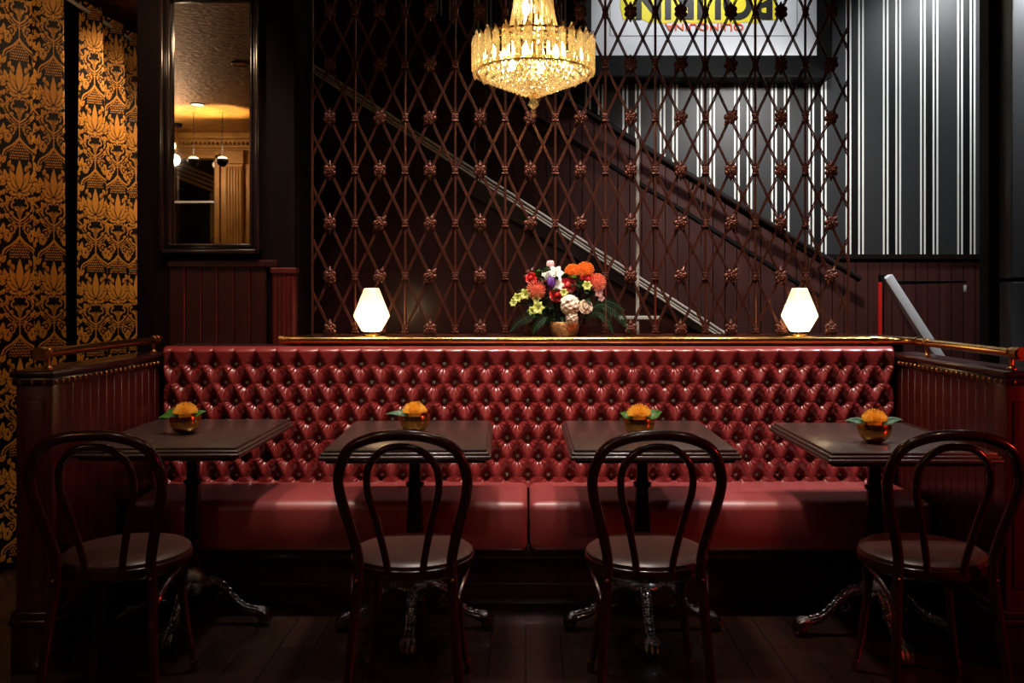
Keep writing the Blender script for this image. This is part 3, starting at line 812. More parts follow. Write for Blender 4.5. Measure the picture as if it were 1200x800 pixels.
# ------------------------------------------------------------------ pedestal tables
def make_table():
    t = thing('pedestal_table', '', 'table', (0,0,0), 0, 'dark pedestal tables in front of the banquette')
    tw, td = 0.300, 0.375
    tp = MB()
    tp.box(-tw+.016, tw-.016, -td+.016, td-.016, .742, .760, 0.005, 2)
    tp.box(-tw+.006, tw-.006, -td+.006, td-.006, .736, .750, 0.006, 3)
    tp.box(-tw, tw, -td, td, .723, .739, 0.007, 3)
    tp.box(-tw+.02, tw-.02, -td+.02, td-.02, .710, .725, 0.006, 2)
    tp.build('tabletop', TABLEW, t)
    MB().lathe([(0.0, .710), (.09, .710), (.09, .703), (.035, .692), (.026, .675), (.024, .60), (.026, .575), (.036, .570), (.036, .560), (.027, .553), (.029, .50), (.033, .42), (.034, .36), (.028, .335), (.036, .325), (.036, .312), (.026, .300), (.030, .27), (.036, .245), (.030, .23), (.03, .20), (0, .20)][::-1], 24).build('column', IRONT, t)
    hb = MB(); hb.lathe([(0.0, .125), (.040, .125), (.055, .150), (.085, .172), (.080, .185), (.062, .192), (.052, .205), (.036, .222), (.034, .235), (0, .235)], 28)
    for k in range(20):
        a = 2*PI*k/20; hb.ball((.082*math.cos(a), .082*math.sin(a), .178), .0065, 1, 1, 1, 8, 6)
    hb.build('hub', IRON, t)
    ft = None
    for k in range(4):
        if ft is None:
            f = MB()
            pts = spline([(.05,0,.165), (.085,0,.168), (.125,0,.140), (.165,0,.095), (.205,0,.062), (.245,0,.050), (.270,0,.040)], 5)
            n = len(pts)
            f.tube(pts, [0.030 - 0.012*math.sin(PI*i/(n-1)) - 0.006*i/n for i in range(n)], 12, flat=0.75)
            for s in (-1, 1):
                for i in range(2, n-2, 1):
                    p = pts[i]; f.ball((p.x, .016*s*(1-0.3*i/n), p.z+.014), .0062, 1, 1, 1, 8, 6)
            for i in range(3, n-3, 3):
                p = pts[i]; f.ball((p.x, 0, p.z+.020), .010, 1.3, 0.8, 0.7, 8, 6)
            for s in (-1, 0, 1):      # claw toes on a ball
                f.tube(spline([(.255, .014*s, .058), (.280, .020*s, .052), (.298, .018*s, .030), (.296, .014*s, .012)], 4), [.012]*7+[.010]*5+[.006], 8)
            f.ball((.278, 0, .022), .022, 1, 1, 1, 12, 8)
            # scroll under the knee
            f.tube([(.115+.028*(1-a/9)*math.cos(a), 0, .108+.028*(1-a/9)*math.sin(a)) for a in [0.35*q for q in range(22)]], .007, 8)
            ft = f.build('foot', IRON, t)
        else: inst(ft, t, (0,0,0), (0,0,k*PI/2))
    return t
tb0 = make_table()
TB = [(-1.31, 3.53, 0, 'dark pedestal table beside the left booth end, nearest the curtains'),
      (-0.430, 3.48, 1.7, 'dark pedestal table second from the left, in front of the left seat cushion'),
      (0.453, 3.48, 0, 'dark pedestal table third from the left, below the flower arrangement'),
      (1.330, 3.42, 0, 'dark pedestal table with grey sheen beside the right booth end')]
for i, (x, y, a, lab) in enumerate(TB):
    o = tb0 if i == 0 else copy_tree(tb0)
    o.location = (x, y, 0); o.rotation_euler = (0, 0, math.radians(a)); o['label'] = lab

# ------------------------------------------------------------------ bowls with pincushion flowers
def leafmat(n, c, c2): return mat(n, c, 0.4, noise=(20, c2, (1,1,1)), sub=0.0, spec=0.4)
LEAF = leafmat('leaf_green', (0.045, 0.16, 0.018), (0.09, 0.26, 0.035))
LEAFB = leafmat('leaf_bluegreen', (0.05, 0.14, 0.06), (0.12, 0.26, 0.14))
LEAFD = leafmat('leaf_dark', (0.012, 0.035, 0.010), (0.02, 0.06, 0.02))
FERN = leafmat('fern_green', (0.012, 0.055, 0.022), (0.02, 0.085, 0.04))
LIME = leafmat('lime_bloom', (0.36, 0.42, 0.06), (0.50, 0.52, 0.16))
YORANGE = mat('yellow_orange_styles', (0.92, 0.46, 0.03), 0.5, noise=(60, (0.98, 0.64, 0.08), (1,1,1)))
ORANGE = mat('orange_styles', (0.80, 0.16, 0.012), 0.5, noise=(60, (0.90, 0.26, 0.02), (1,1,1)))
CORAL = mat('coral_styles', (0.72, 0.13, 0.06), 0.5, noise=(60, (0.80, 0.22, 0.12), (1,1,1)))
REDP = mat('red_petals', (0.42, 0.010, 0.012), 0.45, noise=(30, (0.55, 0.02, 0.02), (1,1,1)))
PINKR = mat('pink_red_petals', (0.60, 0.045, 0.06), 0.45, noise=(30, (0.75, 0.10, 0.10), (1,1,1)))
PURP = mat('purple_petals', (0.085, 0.018, 0.19), 0.45, noise=(30, (0.14, 0.04, 0.28), (1,1,1)))
PINK = mat('pale_pink_petals', (0.72, 0.36, 0.38), 0.45, noise=(30, (0.82, 0.55, 0.52), (1,1,1)))
CREAM = mat('cream_petals', (0.80, 0.66, 0.48), 0.5, noise=(30, (0.86, 0.74, 0.60), (1,1,1)))
WHITEF = mat('white_petals', (0.80, 0.79, 0.72), 0.5, noise=(30, (0.70, 0.72, 0.60), (1,1,1)))

def leaf_mesh(L, W, bend=0.25, cup=0.25):
    """leaf along +x, rises then droops"""
    rows = []
    for i in range(9):
        t = i/8; w = W*math.sin(PI*t**0.75)*(1-0.15*t) if 0 < t < 1 else 0.0004
        z = L*(0.35*t - (0.35+bend)*t*t)
        rows.append([(L*t, w*s, z + cup*abs(s)*w) for s in (-1, -0.5, 0, 0.5, 1)])
    mb = MB().sheet(rows)
    r = bmesh.ops.solidify(mb.bm, geom=mb.bm.faces[:], thickness=0.0009)
    return mb
def pincushion(mb, c, R_, n, rng, up=Vector((0,0,1)), spread=1.25, L=None, r=0.0011):
    mb.ball(c, R_*0.52, 1, 1, 0.9, 12, 8)
    c = Vector(c)
    q = Vector((0,0,1)).rotation_difference(up)
    for i in range(n):
        f = (i+0.5)/n; th = spread*math.sqrt(f)*1.2; ph = i*2.39996
        d = Vector((math.sin(th)*math.cos(ph), math.sin(th)*math.sin(ph), math.cos(th)))
        d2 = Vector((math.sin(th*0.55)*math.cos(ph), math.sin(th*0.55)*math.sin(ph), math.cos(th*0.55)))
        a = q @ (d*R_*0.45); b_ = q @ (d*R_*0.86); e_ = q @ (d*R_*0.98 + d2*R_*0.12*rng.random() - d*R_*0.1)
        mb.tube([c+a, c+b_, c+e_], [r*1.5, r, r*0.9], 4)
        mb.ball(c+e_, r*1.9, 1, 1, 1, 5, 4)
bowl_prof = [(0.0, 0.0), (0.018, 0.0), (0.030, 0.004), (0.046, 0.016), (0.057, 0.034), (0.0605, 0.052), (0.058, 0.070), (0.0555, 0.070), (0.057, 0.052), (0.053, 0.035), (0.042, 0.018), (0.0, 0.010)]
rng = random.Random(4)
BW = [(217, 3.48, -1.321, [(2.9, 0.062, 0.025, 0.7, LEAF), (3.25, 0.075, 0.018, 0.15, LEAF), (0.2, 0.05, 0.016, 0.8, LEAF)], 'on the leftmost table'),
      (486, 3.50, -0.433, [(2.9, 0.06, 0.022, 0.45, LEAFB), (3.2, 0.085, 0.014, 0.35, LEAFB)], 'on the second table from the left'),
      (749, 3.415, 0.433, [(2.6, 0.055, 0.020, 0.7, LEAF), (0.35, 0.075, 0.026, 0.65, LEAF)], 'on the third table from the left'),
      (1026, 3.27, 1.273, [(3.0, 0.075, 0.018, 0.45, LEAFB), (0.1, 0.085, 0.016, 0.5, LEAFB)], 'on the rightmost table')]
for i, (p, Y, X, lvs, where) in enumerate(BW):
    bo = MB().lathe(bowl_prof, 36).build('brass_bowl', BRASS, None, loc=(X, Y, 0.7605), angle=60)
    tag(bo, 'small round brass bowl ' + where, 'bowl', 'brass flower bowls on the tables')
    fl_ = thing('pincushion_flower', 'yellow orange pincushion flower in the brass bowl ' + where, 'flower', (X, Y, 0.7605+0.012), 0, 'pincushion flowers in the brass bowls')
    mb = MB(); pincushion(mb, (0, 0, 0.062), 0.050, 170, rng, spread=1.2)
    mb.build('bloom', YORANGE if i != 3 else ORANGE_Y if False else YORANGE, fl_)
    MB().tube([(0, 0, 0.0), (0, 0, 0.05)], 0.006, 8).build('stem', LEAF, fl_)
    for (az, L, W, el, m_) in lvs:
        lf = leaf_mesh(L, W, 0.2)
        lf.xf(T(0.030*math.cos(az), 0.030*math.sin(az), 0.052) @ R('Z', az) @ R('Y', -el*0.7) @ R('X', 0.7 if math.cos(az) > 0 else -0.7))
        lf.build('leaf', m_, fl_, angle=80)

# ------------------------------------------------------------------ table lamps on the ledge
def lamp(px, label, first=None):
    Y = 4.20; X = (px-VX)*Y/F
    t = thing('table_lamp', label, 'lamp', (X, Y, 1.104), 0, 'milk glass lamps on the ledge')
    MB().lathe([(0.0, 0), (.039, 0), (.040, .004), (.038, .008), (.034, .010), (.034, .026), (.0, .026)], 32).build('brass_base', BRASS, t)
    MB().lathe([(0, .026), (.012, .030), (.013, .05), (.018, .065), (.020, .085), (.012, .102), (0, .108)], 16).build('bulb', LBULB, t)
    MB().lathe([(.020, .024), (.036, .022), (.045, .026), (.066, .062), (.082, .090), (.084, .097), (.082, .104), (.060, .160), (.036, .222), (.033, .226), (.0, .227)], 40).build('glass_shade', LAMPG, t, angle=60)
    return t
lamp(435.5, 'lit milk glass table lamp on the left of the ledge, by the pillar')
lamp(937, 'lit milk glass table lamp on the right of the ledge, in front of the staircase')

# ------------------------------------------------------------------ flower arrangement on the ledge
FY = 4.20; fs = F/FY
def fp(px, py, dy=0.0): return Vector(((px-VX)/fs, FY+dy, EYE-(py-VY)/fs))
vb = fp(661.5, 0).x
MB().lathe([(0.0,0), (.050,0), (.058,.006), (.066,.030), (.070,.055), (.066,.070), (.060,.070), (.062,.05), (.055,.012), (0,.008)], 40).build('flower_vase', VASE, None, loc=(vb, FY, 1.104), angle=70)
tag(bpy.data.objects['flower_vase'], 'hammered copper vase holding the flower arrangement on the ledge', 'vase')
VT = Vector((vb, FY, 1.17))
def stem(mb, p): mb.tube(spline([VT+Vector((0,0,-.045)), VT+(p-VT)*0.4+Vector((0,0,.02)), p], 4), 0.0025, 6)
def rose(mb, R_, rng, layers=4):
    """rose opening towards -y with cupped overlapping petals"""
    mb.ball((0,0,0), R_*0.42, 1, 1, 1, 10, 7)
    for L in range(layers):
        n = 3+L; op = 0.25+0.28*L
        for k in range(n):
            a = 2*PI*(k+0.5*(L % 2))/n + L*0.4
            rows = []
            for i in range(6):
                u = i/5
                row = []
                for j in range(7):
                    v = (j-3)/3
                    rr = R_*(0.30 + 0.17*L)*(0.5+0.62*u**0.8) * (1+0.12*op*u*u)
                    half = (0.62 if L else 0.8)*(1-0.25*u*u*v*v)
                    ang = a + v*half
                    hgt = R_*(-0.45 + (1.15-0.18*L)*u - op*0.25*u*u - 0.12*v*v*u)
                    row.append((rr*math.cos(ang), -hgt, rr*math.sin(ang)))
                rows.append(row)
            mb.sheet(rows)
def six_petals(mb, L, W, n=6, open_=0.75, dots=True):
    for k in range(n):
        a = 2*PI*k/n
        rows = []
        for i in range(6):
            t = i/5; w = W*math.sin(PI*min(0.97, 0.08+0.9*t)**0.9)
            rad = L*t; hg = L*(0.65*(1-open_) + 0.2)*math.sin(t*PI*0.75)
            rows.append([(rad*math.cos(a)-w*s*math.sin(a), -hg+0.15*W*abs(s), rad*math.sin(a)+w*s*math.cos(a)) for s in (-1,-.4,.4,1)])
        mb.sheet(rows)
    if dots:
        for k in range(5):
            a = k*1.26; mb.tube([(0,0,0), (L*.2*math.cos(a), -L*.5, L*.2*math.sin(a))], 0.0012, 5)
def floret_ball(mb, R_, n, rng, fr_=0.26):
    mb.ball((0,0,0), R_*0.66, 1, 1, 1, 12, 8)
    for i in range(n):
        z = 1-2*(i+.5)/n; ph = i*2.39996; s = math.sqrt(1-z*z)
        d = Vector((s*math.cos(ph), s*math.sin(ph), z))
        if d.y > 0.5: continue
        q = Vector((0,-1,0)).rotation_difference(d).to_matrix().to_4x4()
        m_ = MB(); six_petals(m_, R_*fr_, R_*fr_*0.42, 5, 0.9, False)
        m_.xf(T(*(d*R_*(0.74+0.28*rng.random()))) @ q)
        tmp = bpy.data.meshes.new('t'); m_.bm.to_mesh(tmp); m_.bm.free(); mb.bm.from_mesh(tmp); bpy.data.meshes.remove(tmp)
def bloom(name, label, px, py, dy, m, fn, face=(0,-1,0.25), group=None, cat='flower'):
    p = fp(px, py, dy)
    t = thing(name, label, cat, p, 0, group)
    mb = MB(); fn(mb)
    q = Vector((0,-1,0)).rotation_difference(Vector(face).normalized()).to_matrix().to_4x4()
    mb.xf(q); mb.build('bloom', m, t, angle=75)
    sm_ = MB(); a = VT - p
    sm_.tube(spline([(0,0.004,0), a*0.5+Vector((0,0.012,.03)), a+Vector((0,0,-.04))], 4), 0.0024, 6); sm_.build('stem', LEAFD, t)
    return t
rg = random.Random(11)
def pin(n, R_): return lambda mb: pincushion(mb, (0,0,0), R_, n, rg, up=Vector((0,-1,0)), spread=1.35, r=0.0012)
bloom('pincushion_flower', 'bright orange pincushion flower at the top of the arrangement, left of two', 671, 319, 0.0, ORANGE, pin(130, .042), (0.0,-1,.6), 'orange pincushions')
bloom('pincushion_flower', 'bright orange pincushion flower at the top of the arrangement, right of two', 686, 317, 0.01, ORANGE, pin(130, .044), (.15,-1,.7), 'orange pincushions')
bloom('pincushion_flower', 'coral pincushion flower with drooping styles on the left side of the arrangement', 629, 339, -0.02, CORAL, pin(120, .050), (-.5,-1,-.3), 'coral pincushions')
bloom('pincushion_flower', 'coral pincushion flower on the right side of the arrangement, beside the red rose', 699, 331, 0.0, CORAL, pin(120, .046), (.7,-1,.2), 'coral pincushions')
bloom('ranunculus', 'pink red ranunculus in the middle of the arrangement, right of the purple tulip', 664, 333, -0.03, PINKR, lambda mb: rose(mb, .036, rg, 5))
bloom('rose', 'deep red rose above the cream hydrangea in the middle', 652, 345, -0.045, REDP, lambda mb: rose(mb, .034, rg, 4))
bloom('rose', 'deep red rose below the right orange pincushion', 688, 327, -0.02, REDP, lambda mb: rose(mb, .034, rg, 4), (.2,-1,.3))
bloom('rose', 'small red bloom at the upper left of the arrangement', 622, 325, 0.01, REDP, lambda mb: rose(mb, .028, rg, 4), (-.4,-1,.4))
bloom('tulip', 'purple tulip bud between the white lilies and the ranunculus', 645.5, 331, -0.03, PURP, lambda mb: mb.ball((0,0,0), .022, .8, .8, 1.45, 14, 10) and [mb.ball((.011*math.cos(a), -.006+.009*math.sin(a), .002), .015, .8, .8, 1.7, 10, 8) for a in (0, 2, 4)])
bloom('tulip', 'pale pink tulip bud at the very top of the arrangement', 645, 311, 0.01, PINK, lambda mb: mb.ball((0,0,0), .018, .8, .8, 1.3, 14, 10) and [mb.ball((.010*math.cos(a), -.006+.008*math.sin(a), .004), .013, .8, .8, 1.6, 10, 8) for a in (0.5, 2.6, 4.7)], (0,-1,0))
bloom('lily', 'white lily with open petals above the purple tulip', 651, 321, -0.01, WHITEF, lambda mb: six_petals(mb, .042, .014), (.1,-1,.4), 'white lilies')
bloom('lily', 'white lily half hidden left of the ranunculus', 653, 334, -0.025, WHITEF, lambda mb: six_petals(mb, .036, .012), (-.1,-1,.1), 'white lilies')
bloom('lily', 'greenish white lily beside the lime leaves at upper left', 640, 325, 0.0, WHITEF, lambda mb: six_petals(mb, .034, .011), (-.3,-1,.3), 'white lilies')
bloom('hydrangea', 'large cream hydrangea head in the lower middle of the arrangement', 667, 357, -0.055, CREAM, lambda mb: floret_ball(mb, .046, 52, rg, .36))
bloom('hydrangea', 'smaller cream hydrangea head hanging over the vase rim', 669.5, 372, -0.06, CREAM, lambda mb: floret_ball(mb, .030, 36, rg, .42))
bloom('rose', 'cream white rose right of the large hydrangea', 686, 359, -0.045, CREAM, lambda mb: rose(mb, .034, rg, 4), (.3,-1,.2))
for (px_, py_, dy_, sc_, lab) in ((703, 336, 0.0, .026, 'pale pink orchid bloom at the right edge, topmost of its spray'), (701, 343, -.01, .024, 'pale pink orchid bloom at the right edge, middle of its spray'), (704, 349, 0.0, .020, 'pale pink orchid bloom at the right edge, lowest of its spray')):
    bloom('orchid', lab, px_, py_, dy_, PINK, (lambda s: lambda mb: six_petals(mb, s, s*.45, 5, .85))(sc_), (.5,-1,.1), 'orchid spray')
for (px_, py_, dy_, sc_, lab) in ((616, 345, -.01, .030, 'lime green alstroemeria at the left, highest of its spray'), (607, 349, 0, .026, 'lime green alstroemeria at the far left of the arrangement'), (602, 355, 0, .020, 'lime green bud at the outermost left tip of the arrangement'),
                              (631, 361, -.04, .034, 'lime yellow alstroemeria at the lower left of the arrangement'), (624, 364, -.03, .024, 'small lime alstroemeria left of the lower yellow one'), (687, 335, -.04, .026, 'lime green bloom below the right red rose'), (660, 343, -.05, .022, 'creamy green bloom right of the middle red rose'), (629, 350, -.03, .024, 'lime yellow bloom under the left coral pincushion')):
    bloom('alstroemeria', lab, px_, py_, dy_, LIME, (lambda s: lambda mb: six_petals(mb, s, s*.36, 6, .55))(sc_), (-.3 if px_ < 640 else .1,-1,.2), 'lime blooms')
# foliage
fo = MB()
def add_leaf(mb, base, az, el, L, W, roll=0.0):
    lf = leaf_mesh(L, W, 0.25); lf.xf(T(*base) @ R('Z', az) @ R('Y', -el) @ R('X', roll))
    tmp = bpy.data.meshes.new('t'); lf.bm.to_mesh(tmp); lf.bm.free(); mb.bm.from_mesh(tmp); bpy.data.meshes.remove(tmp)
for k in range(150):
    a = rg.uniform(0, 2*PI); rr = rg.random()**.5
    p = fp(656 + 40*rr*math.cos(a), 352 + 27*rr*math.sin(a), rg.uniform(-.03, .05))
    az = math.atan2(-0.3+rg.uniform(-.5,.5), (p.x-vb)+rg.uniform(-.05,.05))
    add_leaf(fo, p, az, rg.uniform(-.4, .7), rg.uniform(.035, .06), rg.uniform(.010, .018), rg.uniform(-.8, .8))
for k in range(40): fo.tube(spline([VT+Vector((rg.uniform(-.03,.03), rg.uniform(-.03,.03), -.04)), fp(656+rg.uniform(-30,30), 350+rg.uniform(-15,20), .01)], 3), .002, 5)
fo_o = fo.build('foliage', LEAFD, None, angle=80)
tag(fo_o, 'dark green leaves filling the flower arrangement', 'foliage', None, 'stuff')
gl = MB()
for (px_, py_) in ((636, 320), (633, 326), (640, 318), (660, 325), (674, 329), (678, 333), (668, 326)):
    for k in range(2): add_leaf(gl, fp(px_, py_, -.02), rg.uniform(PI, 2*PI), rg.uniform(.2, 1.0), .045, .016, rg.uniform(-.6, .6))
tag(gl.build('foliage', LEAF, None, angle=80), 'light green leaves among the upper flowers', 'foliage', None, 'stuff')
def frond(name, label, pts, m, wmax):
    sp = spline([fp(*p) for p in pts], 14)
    mb = MB(); mb.tube(sp, 0.0016, 5)
    n = len(sp)
    for i in range(2, n-1, 2):
        t = i/n; tg = (sp[i+1]-sp[i-1]).normalized(); sd = tg.cross(Vector((0,-1,0))).normalized()
        L = wmax*math.sin(PI*min(.98, .15+.85*t))
        for s in (-1, 1):
            d = (sd*s + tg*0.7 + Vector((0,-.2,-.15))).normalized()
            nrm = d.cross(tg).normalized(); wv = d.cross(nrm)*0.0016
            b_ = sp[i]
            for sub in range(1):
                P = [b_ - wv*.4, b_ + d*L*.5 - wv, b_ + d*L, b_ + d*L*.5 + wv, b_ + wv*.4]
                vs = [mb.bm.verts.new(q) for q in P]; mb.bm.faces.new(vs)
    r_ = bmesh.ops.solidify(mb.bm, geom=[f for f in mb.bm.faces if len(f.verts) == 5], thickness=0.0007)
    o = mb.build(name, m, None, angle=80)
    tag(o, label, 'fern', 'fern fronds of the arrangement')
frond('fern_frond', 'long green fern frond arching down at the right of the flowers', [(684, 372, -.02), (700, 357, -.04), (716, 362, -.05), (728, 374, -.06), (736, 389, -.06)], FERN, .040)
frond('fern_frond', 'shorter fern frond under the long one at the right', [(682, 374, -.03), (698, 366, -.05), (710, 374, -.06), (717, 390, -.06)], FERN, .034)
frond('fern_frond', 'upper fern frond pointing right beside the cream rose', [(684, 370, 0), (702, 353, 0), (718, 355, 0), (732, 364, 0)], FERN, .034)
frond('fern_frond', 'dark fern frond spreading low to the left of the vase', [(650, 374, -.02), (630, 368, -.04), (612, 374, -.05), (598, 388, -.05)], FERN, .040)
frond('fern_frond', 'dark fern frond drooping close to the left of the vase', [(650, 376, -.03), (640, 372, -.06), (630, 379, -.07), (624, 391, -.07)], FERN, .034)

# ------------------------------------------------------------------ chandelier
CY = 3.40; cs = F/CY; CX = (625-VX)/cs
cd_ = thing('chandelier', 'lit crystal chandelier hanging in front of the lattice screen', 'chandelier', (CX, CY, 1.98))
Z0 = 1.98
def cz(py): return EYE-(py-VY)/cs - Z0
zr1, zr0 = cz(50), cz(86)           # prism tier
RT = 0.226
def prism_mb(L, w, m=6):
    mb = MB(); mb.lathe([(0, -L*0.62), (w*.75, -L*.5), (w, -L*.42), (w, L*.42), (w*.7, L*.5), (0, L*.68)], m, sx=1.0, sy=0.6)
    return mb
p0 = None; NP = 34
for k in range(NP):
    a = 2*PI*k/NP
    l = (RT*math.cos(a), RT*math.sin(a), (zr0+zr1)/2 + (0.007 if k % 2 else -0.004)); r_ = (0, 0, a+PI/2)
    if p0 is None: p0 = prism_mb(zr1-zr0, 0.0165).build('prism', CRYSTAL, cd_, smooth=False, loc=l); p0.rotation_euler = r_
    else: inst(p0, cd_, l, r_)
beads = []
rows = 9
for i in range(rows):
    t = i/(rows-1); rr = RT*(1-t)*0.98 + 0.012*t; z = zr0 + 0.004 - (zr0-cz(113))*t
    n = max(5, int(2*PI*rr/0.024))
    for k in range(n):
        a = 2*PI*(k+0.5*(i % 2))/n
        beads.append((rr*math.cos(a), rr*math.sin(a), z, a))
# upper inner ring of short drops seen above the rim
for k in range(28):
    a = 2*PI*k/28; beads.append((0.17*math.cos(a), 0.17*math.sin(a), zr1-0.02, a))
beads.sort(key=lambda b: b[1])       # nearest the camera first
def bead_mb(R_): return MB().lathe([(0, -R_*1.25), (R_*.8, -R_*.45), (R_, 0), (R_*.8, R_*.45), (0, R_*1.0)], 8, sx=1, sy=0.75)
bd = None; restm = MB()
for k, (x, y, z, a) in enumerate(beads):
    if k < 100:
        if bd is None: bd = bead_mb(0.0130).build('crystal_drop', CRYSTAL, cd_, smooth=False, loc=(x, y, z)); bd.rotation_euler = (0, 0, a+PI/2)
        else: inst(bd, cd_, (x, y, z), (0, 0, a+PI/2))
    else:
        m_ = bead_mb(0.0130); m_.xf(T(x, y, z) @ R('Z', a+PI/2))
        tmp = bpy.data.meshes.new('t'); m_.bm.to_mesh(tmp); m_.bm.free(); restm.bm.from_mesh(tmp); bpy.data.meshes.remove(tmp)
ro = restm.build('crystal_drop_field', CRYSTAL, cd_, smooth=False); ro['kind'] = 'stuff'
# neck strands
zn0, zn1 = cz(47), 2.66-Z0
n0 = None; NS = 26
for k in range(NS):
    a = 2*PI*k/NS
    if n0 is None:
        m_ = MB()
        pts = spline([(0.104, 0, zn0), (0.086, 0, zn0+0.05), (0.069, 0, zn0+0.14), (0.058, 0, zn0+0.27), (0.052, 0, zn1)], 6)
        m_.tube(pts, 0.0072, 6)
        n0 = m_.build('crystal_strand', CRYSTAL, cd_, smooth=False)
    else: inst(n0, cd_, (0,0,0), (0,0,a))
cr = MB()
def ring_tube(mb, rad, z, r): mb.tube([(rad*math.cos(2*PI*k/48), rad*math.sin(2*PI*k/48), z) for k in range(48)], r, 8, closed=True)
ring_tube(cr, RT-0.012, zr1+0.002, 0.005); ring_tube(cr, RT-0.010, zr0+0.002, 0.004); ring_tube(cr, 0.104, zn0-0.002, 0.006); ring_tube(cr, 0.052, zn1, 0.006)
ring_tube(cr, 0.17, zr1-0.004, 0.004)
for k in range(NP):
    a = 2*PI*k/NP
    cr.tube([((RT-.01)*math.cos(a), (RT-.01)*math.sin(a), zr1), ((RT+.006)*math.cos(a), (RT+.006)*math.sin(a), zr1+0.012), ((RT+.012)*math.cos(a), (RT+.012)*math.sin(a), zr1+0.020)], [.003, .0025, .0015], 6)
for k in range(6):
    a = 2*PI*k/6; cr.tube([(0, 0, zr1), ((RT-.012)*math.cos(a), (RT-.012)*math.sin(a), zr1)], 0.004, 6)
cr.tube([(0, 0, cz(112)), (0, 0, HC-Z0-0.02)], 0.007, 10)
cr.build('brass_frame', BRASS, cd_)
MB().lathe([(0, 0), (.06, .0), (.055, .02), (.02, .035), (0, .035)][::-1], 24, (0, 0, HC-Z0-0.036)).build('ceiling_rose', BRASS, cd_)
MB().lathe([(0, cz(137)), (.005, cz(133)), (.011, cz(130)), (.005, cz(128)), (.021, cz(123)), (.014, cz(118)), (.006, cz(113)), (0, cz(110))], 8).build('finial', CRYSTAL, cd_, smooth=False)
bl = None
for k in range(6):
    a = 2*PI*(k+.25)/6; l = (0.115*math.cos(a), 0.115*math.sin(a), zr0+0.055)
    if bl is None: bl = MB().lathe([(0, -.028), (.008, -.024), (.013, -.005), (.012, .010), (.005, .028), (0, .034)], 14).build('bulb', BULB, cd_, loc=l)
    else: inst(bl, cd_, l)
inst(bl, cd_, (0.028, 0.0, zn0+0.05)); inst(bl, cd_, (-0.028, 0.0, zn0+0.12))

# ------------------------------------------------------------------ staircase hall
sa, sb = at(345, 62, 5.0), at(852, 392, 5.0)
SL = (sb.z-sa.z)/(sb.x-sa.x)
def stz(x): return sb.z + SL*(x-sb.x)
xe0, xe1 = -1.69, sb.x + sb.z/(-SL) - 0.05
st = thing('staircase', 'dark staircase rising to the left behind the lattice screen', 'staircase', (0, 5.0, 0))
sp_ = MB().prism([(xe0, 0), (xe1, 0), (xe1, max(0.02, stz(xe1)-.05)), (xe0, stz(xe0)-.05)], (0.03, 0.06)); sp_.build('spandrel_panel', WOODD, st, smooth=False)
stp = MB(); run = 0.262; rise = -SL*run
nst = int((xe1-xe0)/run)
for k in range(nst):
    xa = xe1 - run*(k+1); z1 = rise*k + 0.004 if k else 0.02
    stp.box(xa, xa+run+0.02, 0.06, 0.94, max(0, z1-0.19), z1)
stp.build('steps', WOODD, st)
strg = MB().prism([(xe0, stz(xe0)-.22), (xe1, stz(xe1)-.0), (xe1, stz(xe1)+.02), (xe0, stz(xe0)-.004)], (0.0, 0.035)); strg.build('stringer', WOODB, st, smooth=False)
tr = MB()
for o, r_ in ((0.0, .0075), (-.022, .005), (-.040, .0065)):
    tr.tube([(xe0, -0.006, stz(xe0)+o), (xe1, -0.006, stz(xe1)+o)], r_, 8)
tr.build('pale_moulding', PALE, st)
# wainscot on the striped wall, following the stair
wa, wb = at(672, 117, YS-0.02), at(960, 298, YS-0.02)
WS = (wb.z-wa.z)/(wb.x-wa.x)
def wz(x): return max(wb.z, wb.z + WS*(x-wb.x))
wp = MB(); x = -1.69
while x < 3.69:
    x2 = min(x+0.0775, 3.695)
    z1, z2 = wz(x+.0005), wz(x2)
    wp.prism([(x+.002, 0), (x2-.002, 0), (x2-.002, z2-.01), (x+.002, z1-.01)], (YS-0.022, YS-0.001)); x += 0.0795
struct('trim_8', wp, STAIRWOOD)
cap = MB()
for off, th, yy in ((0.0, .030, .045), (-0.265, .020, .034)):
    cap.prism([(-1.69, wz(-1.69)+off), (wb.x, wb.z+off), (wb.x, wb.z+off-th*1.3), (-1.69, wz(-1.69)+off-th*1.3)], (YS-yy, YS-0.02))
    if off == 0: cap.prism([(wb.x, wb.z+off), (3.69, wb.z+off), (3.69, wb.z+off-th), (wb.x, wb.z+off-th)], (YS-yy, YS-0.02))
struct('trim_9', cap, mat('dull_black_wood', (0.007, 0.0035, 0.0035), 0.62, spec=0.15))
ha, hb_ = at(680, 128, 5.85), at(1008, 327, 5.85)
RAILW = mat('dull_dark_wood', (0.010, 0.0045, 0.004), 0.62, spec=0.15)
hr = thing('stair_handrail', 'dark wooden handrail sloping down along the striped stair wall', 'handrail', (0, 5.85, 0))
hs = (hb_.z-ha.z)/(hb_.x-ha.x); hx0 = -1.6
MB().tube([(hx0, 0, hb_.z+hs*(hx0-hb_.x)), (0.3, 0, hb_.z+hs*(.3-hb_.x)), (hb_.x, 0, hb_.z)], 0.022, 12).build('rail', RAILW, hr)
for x in (-0.9, 0.1, 1.1, 1.95):
    z = hb_.z+hs*(x-hb_.x); MB().tube([(x, 0, z-.015), (x, .05, z-.06), (x, .115, z-.06)], .007, 8).build('bracket', BRASSD, hr)
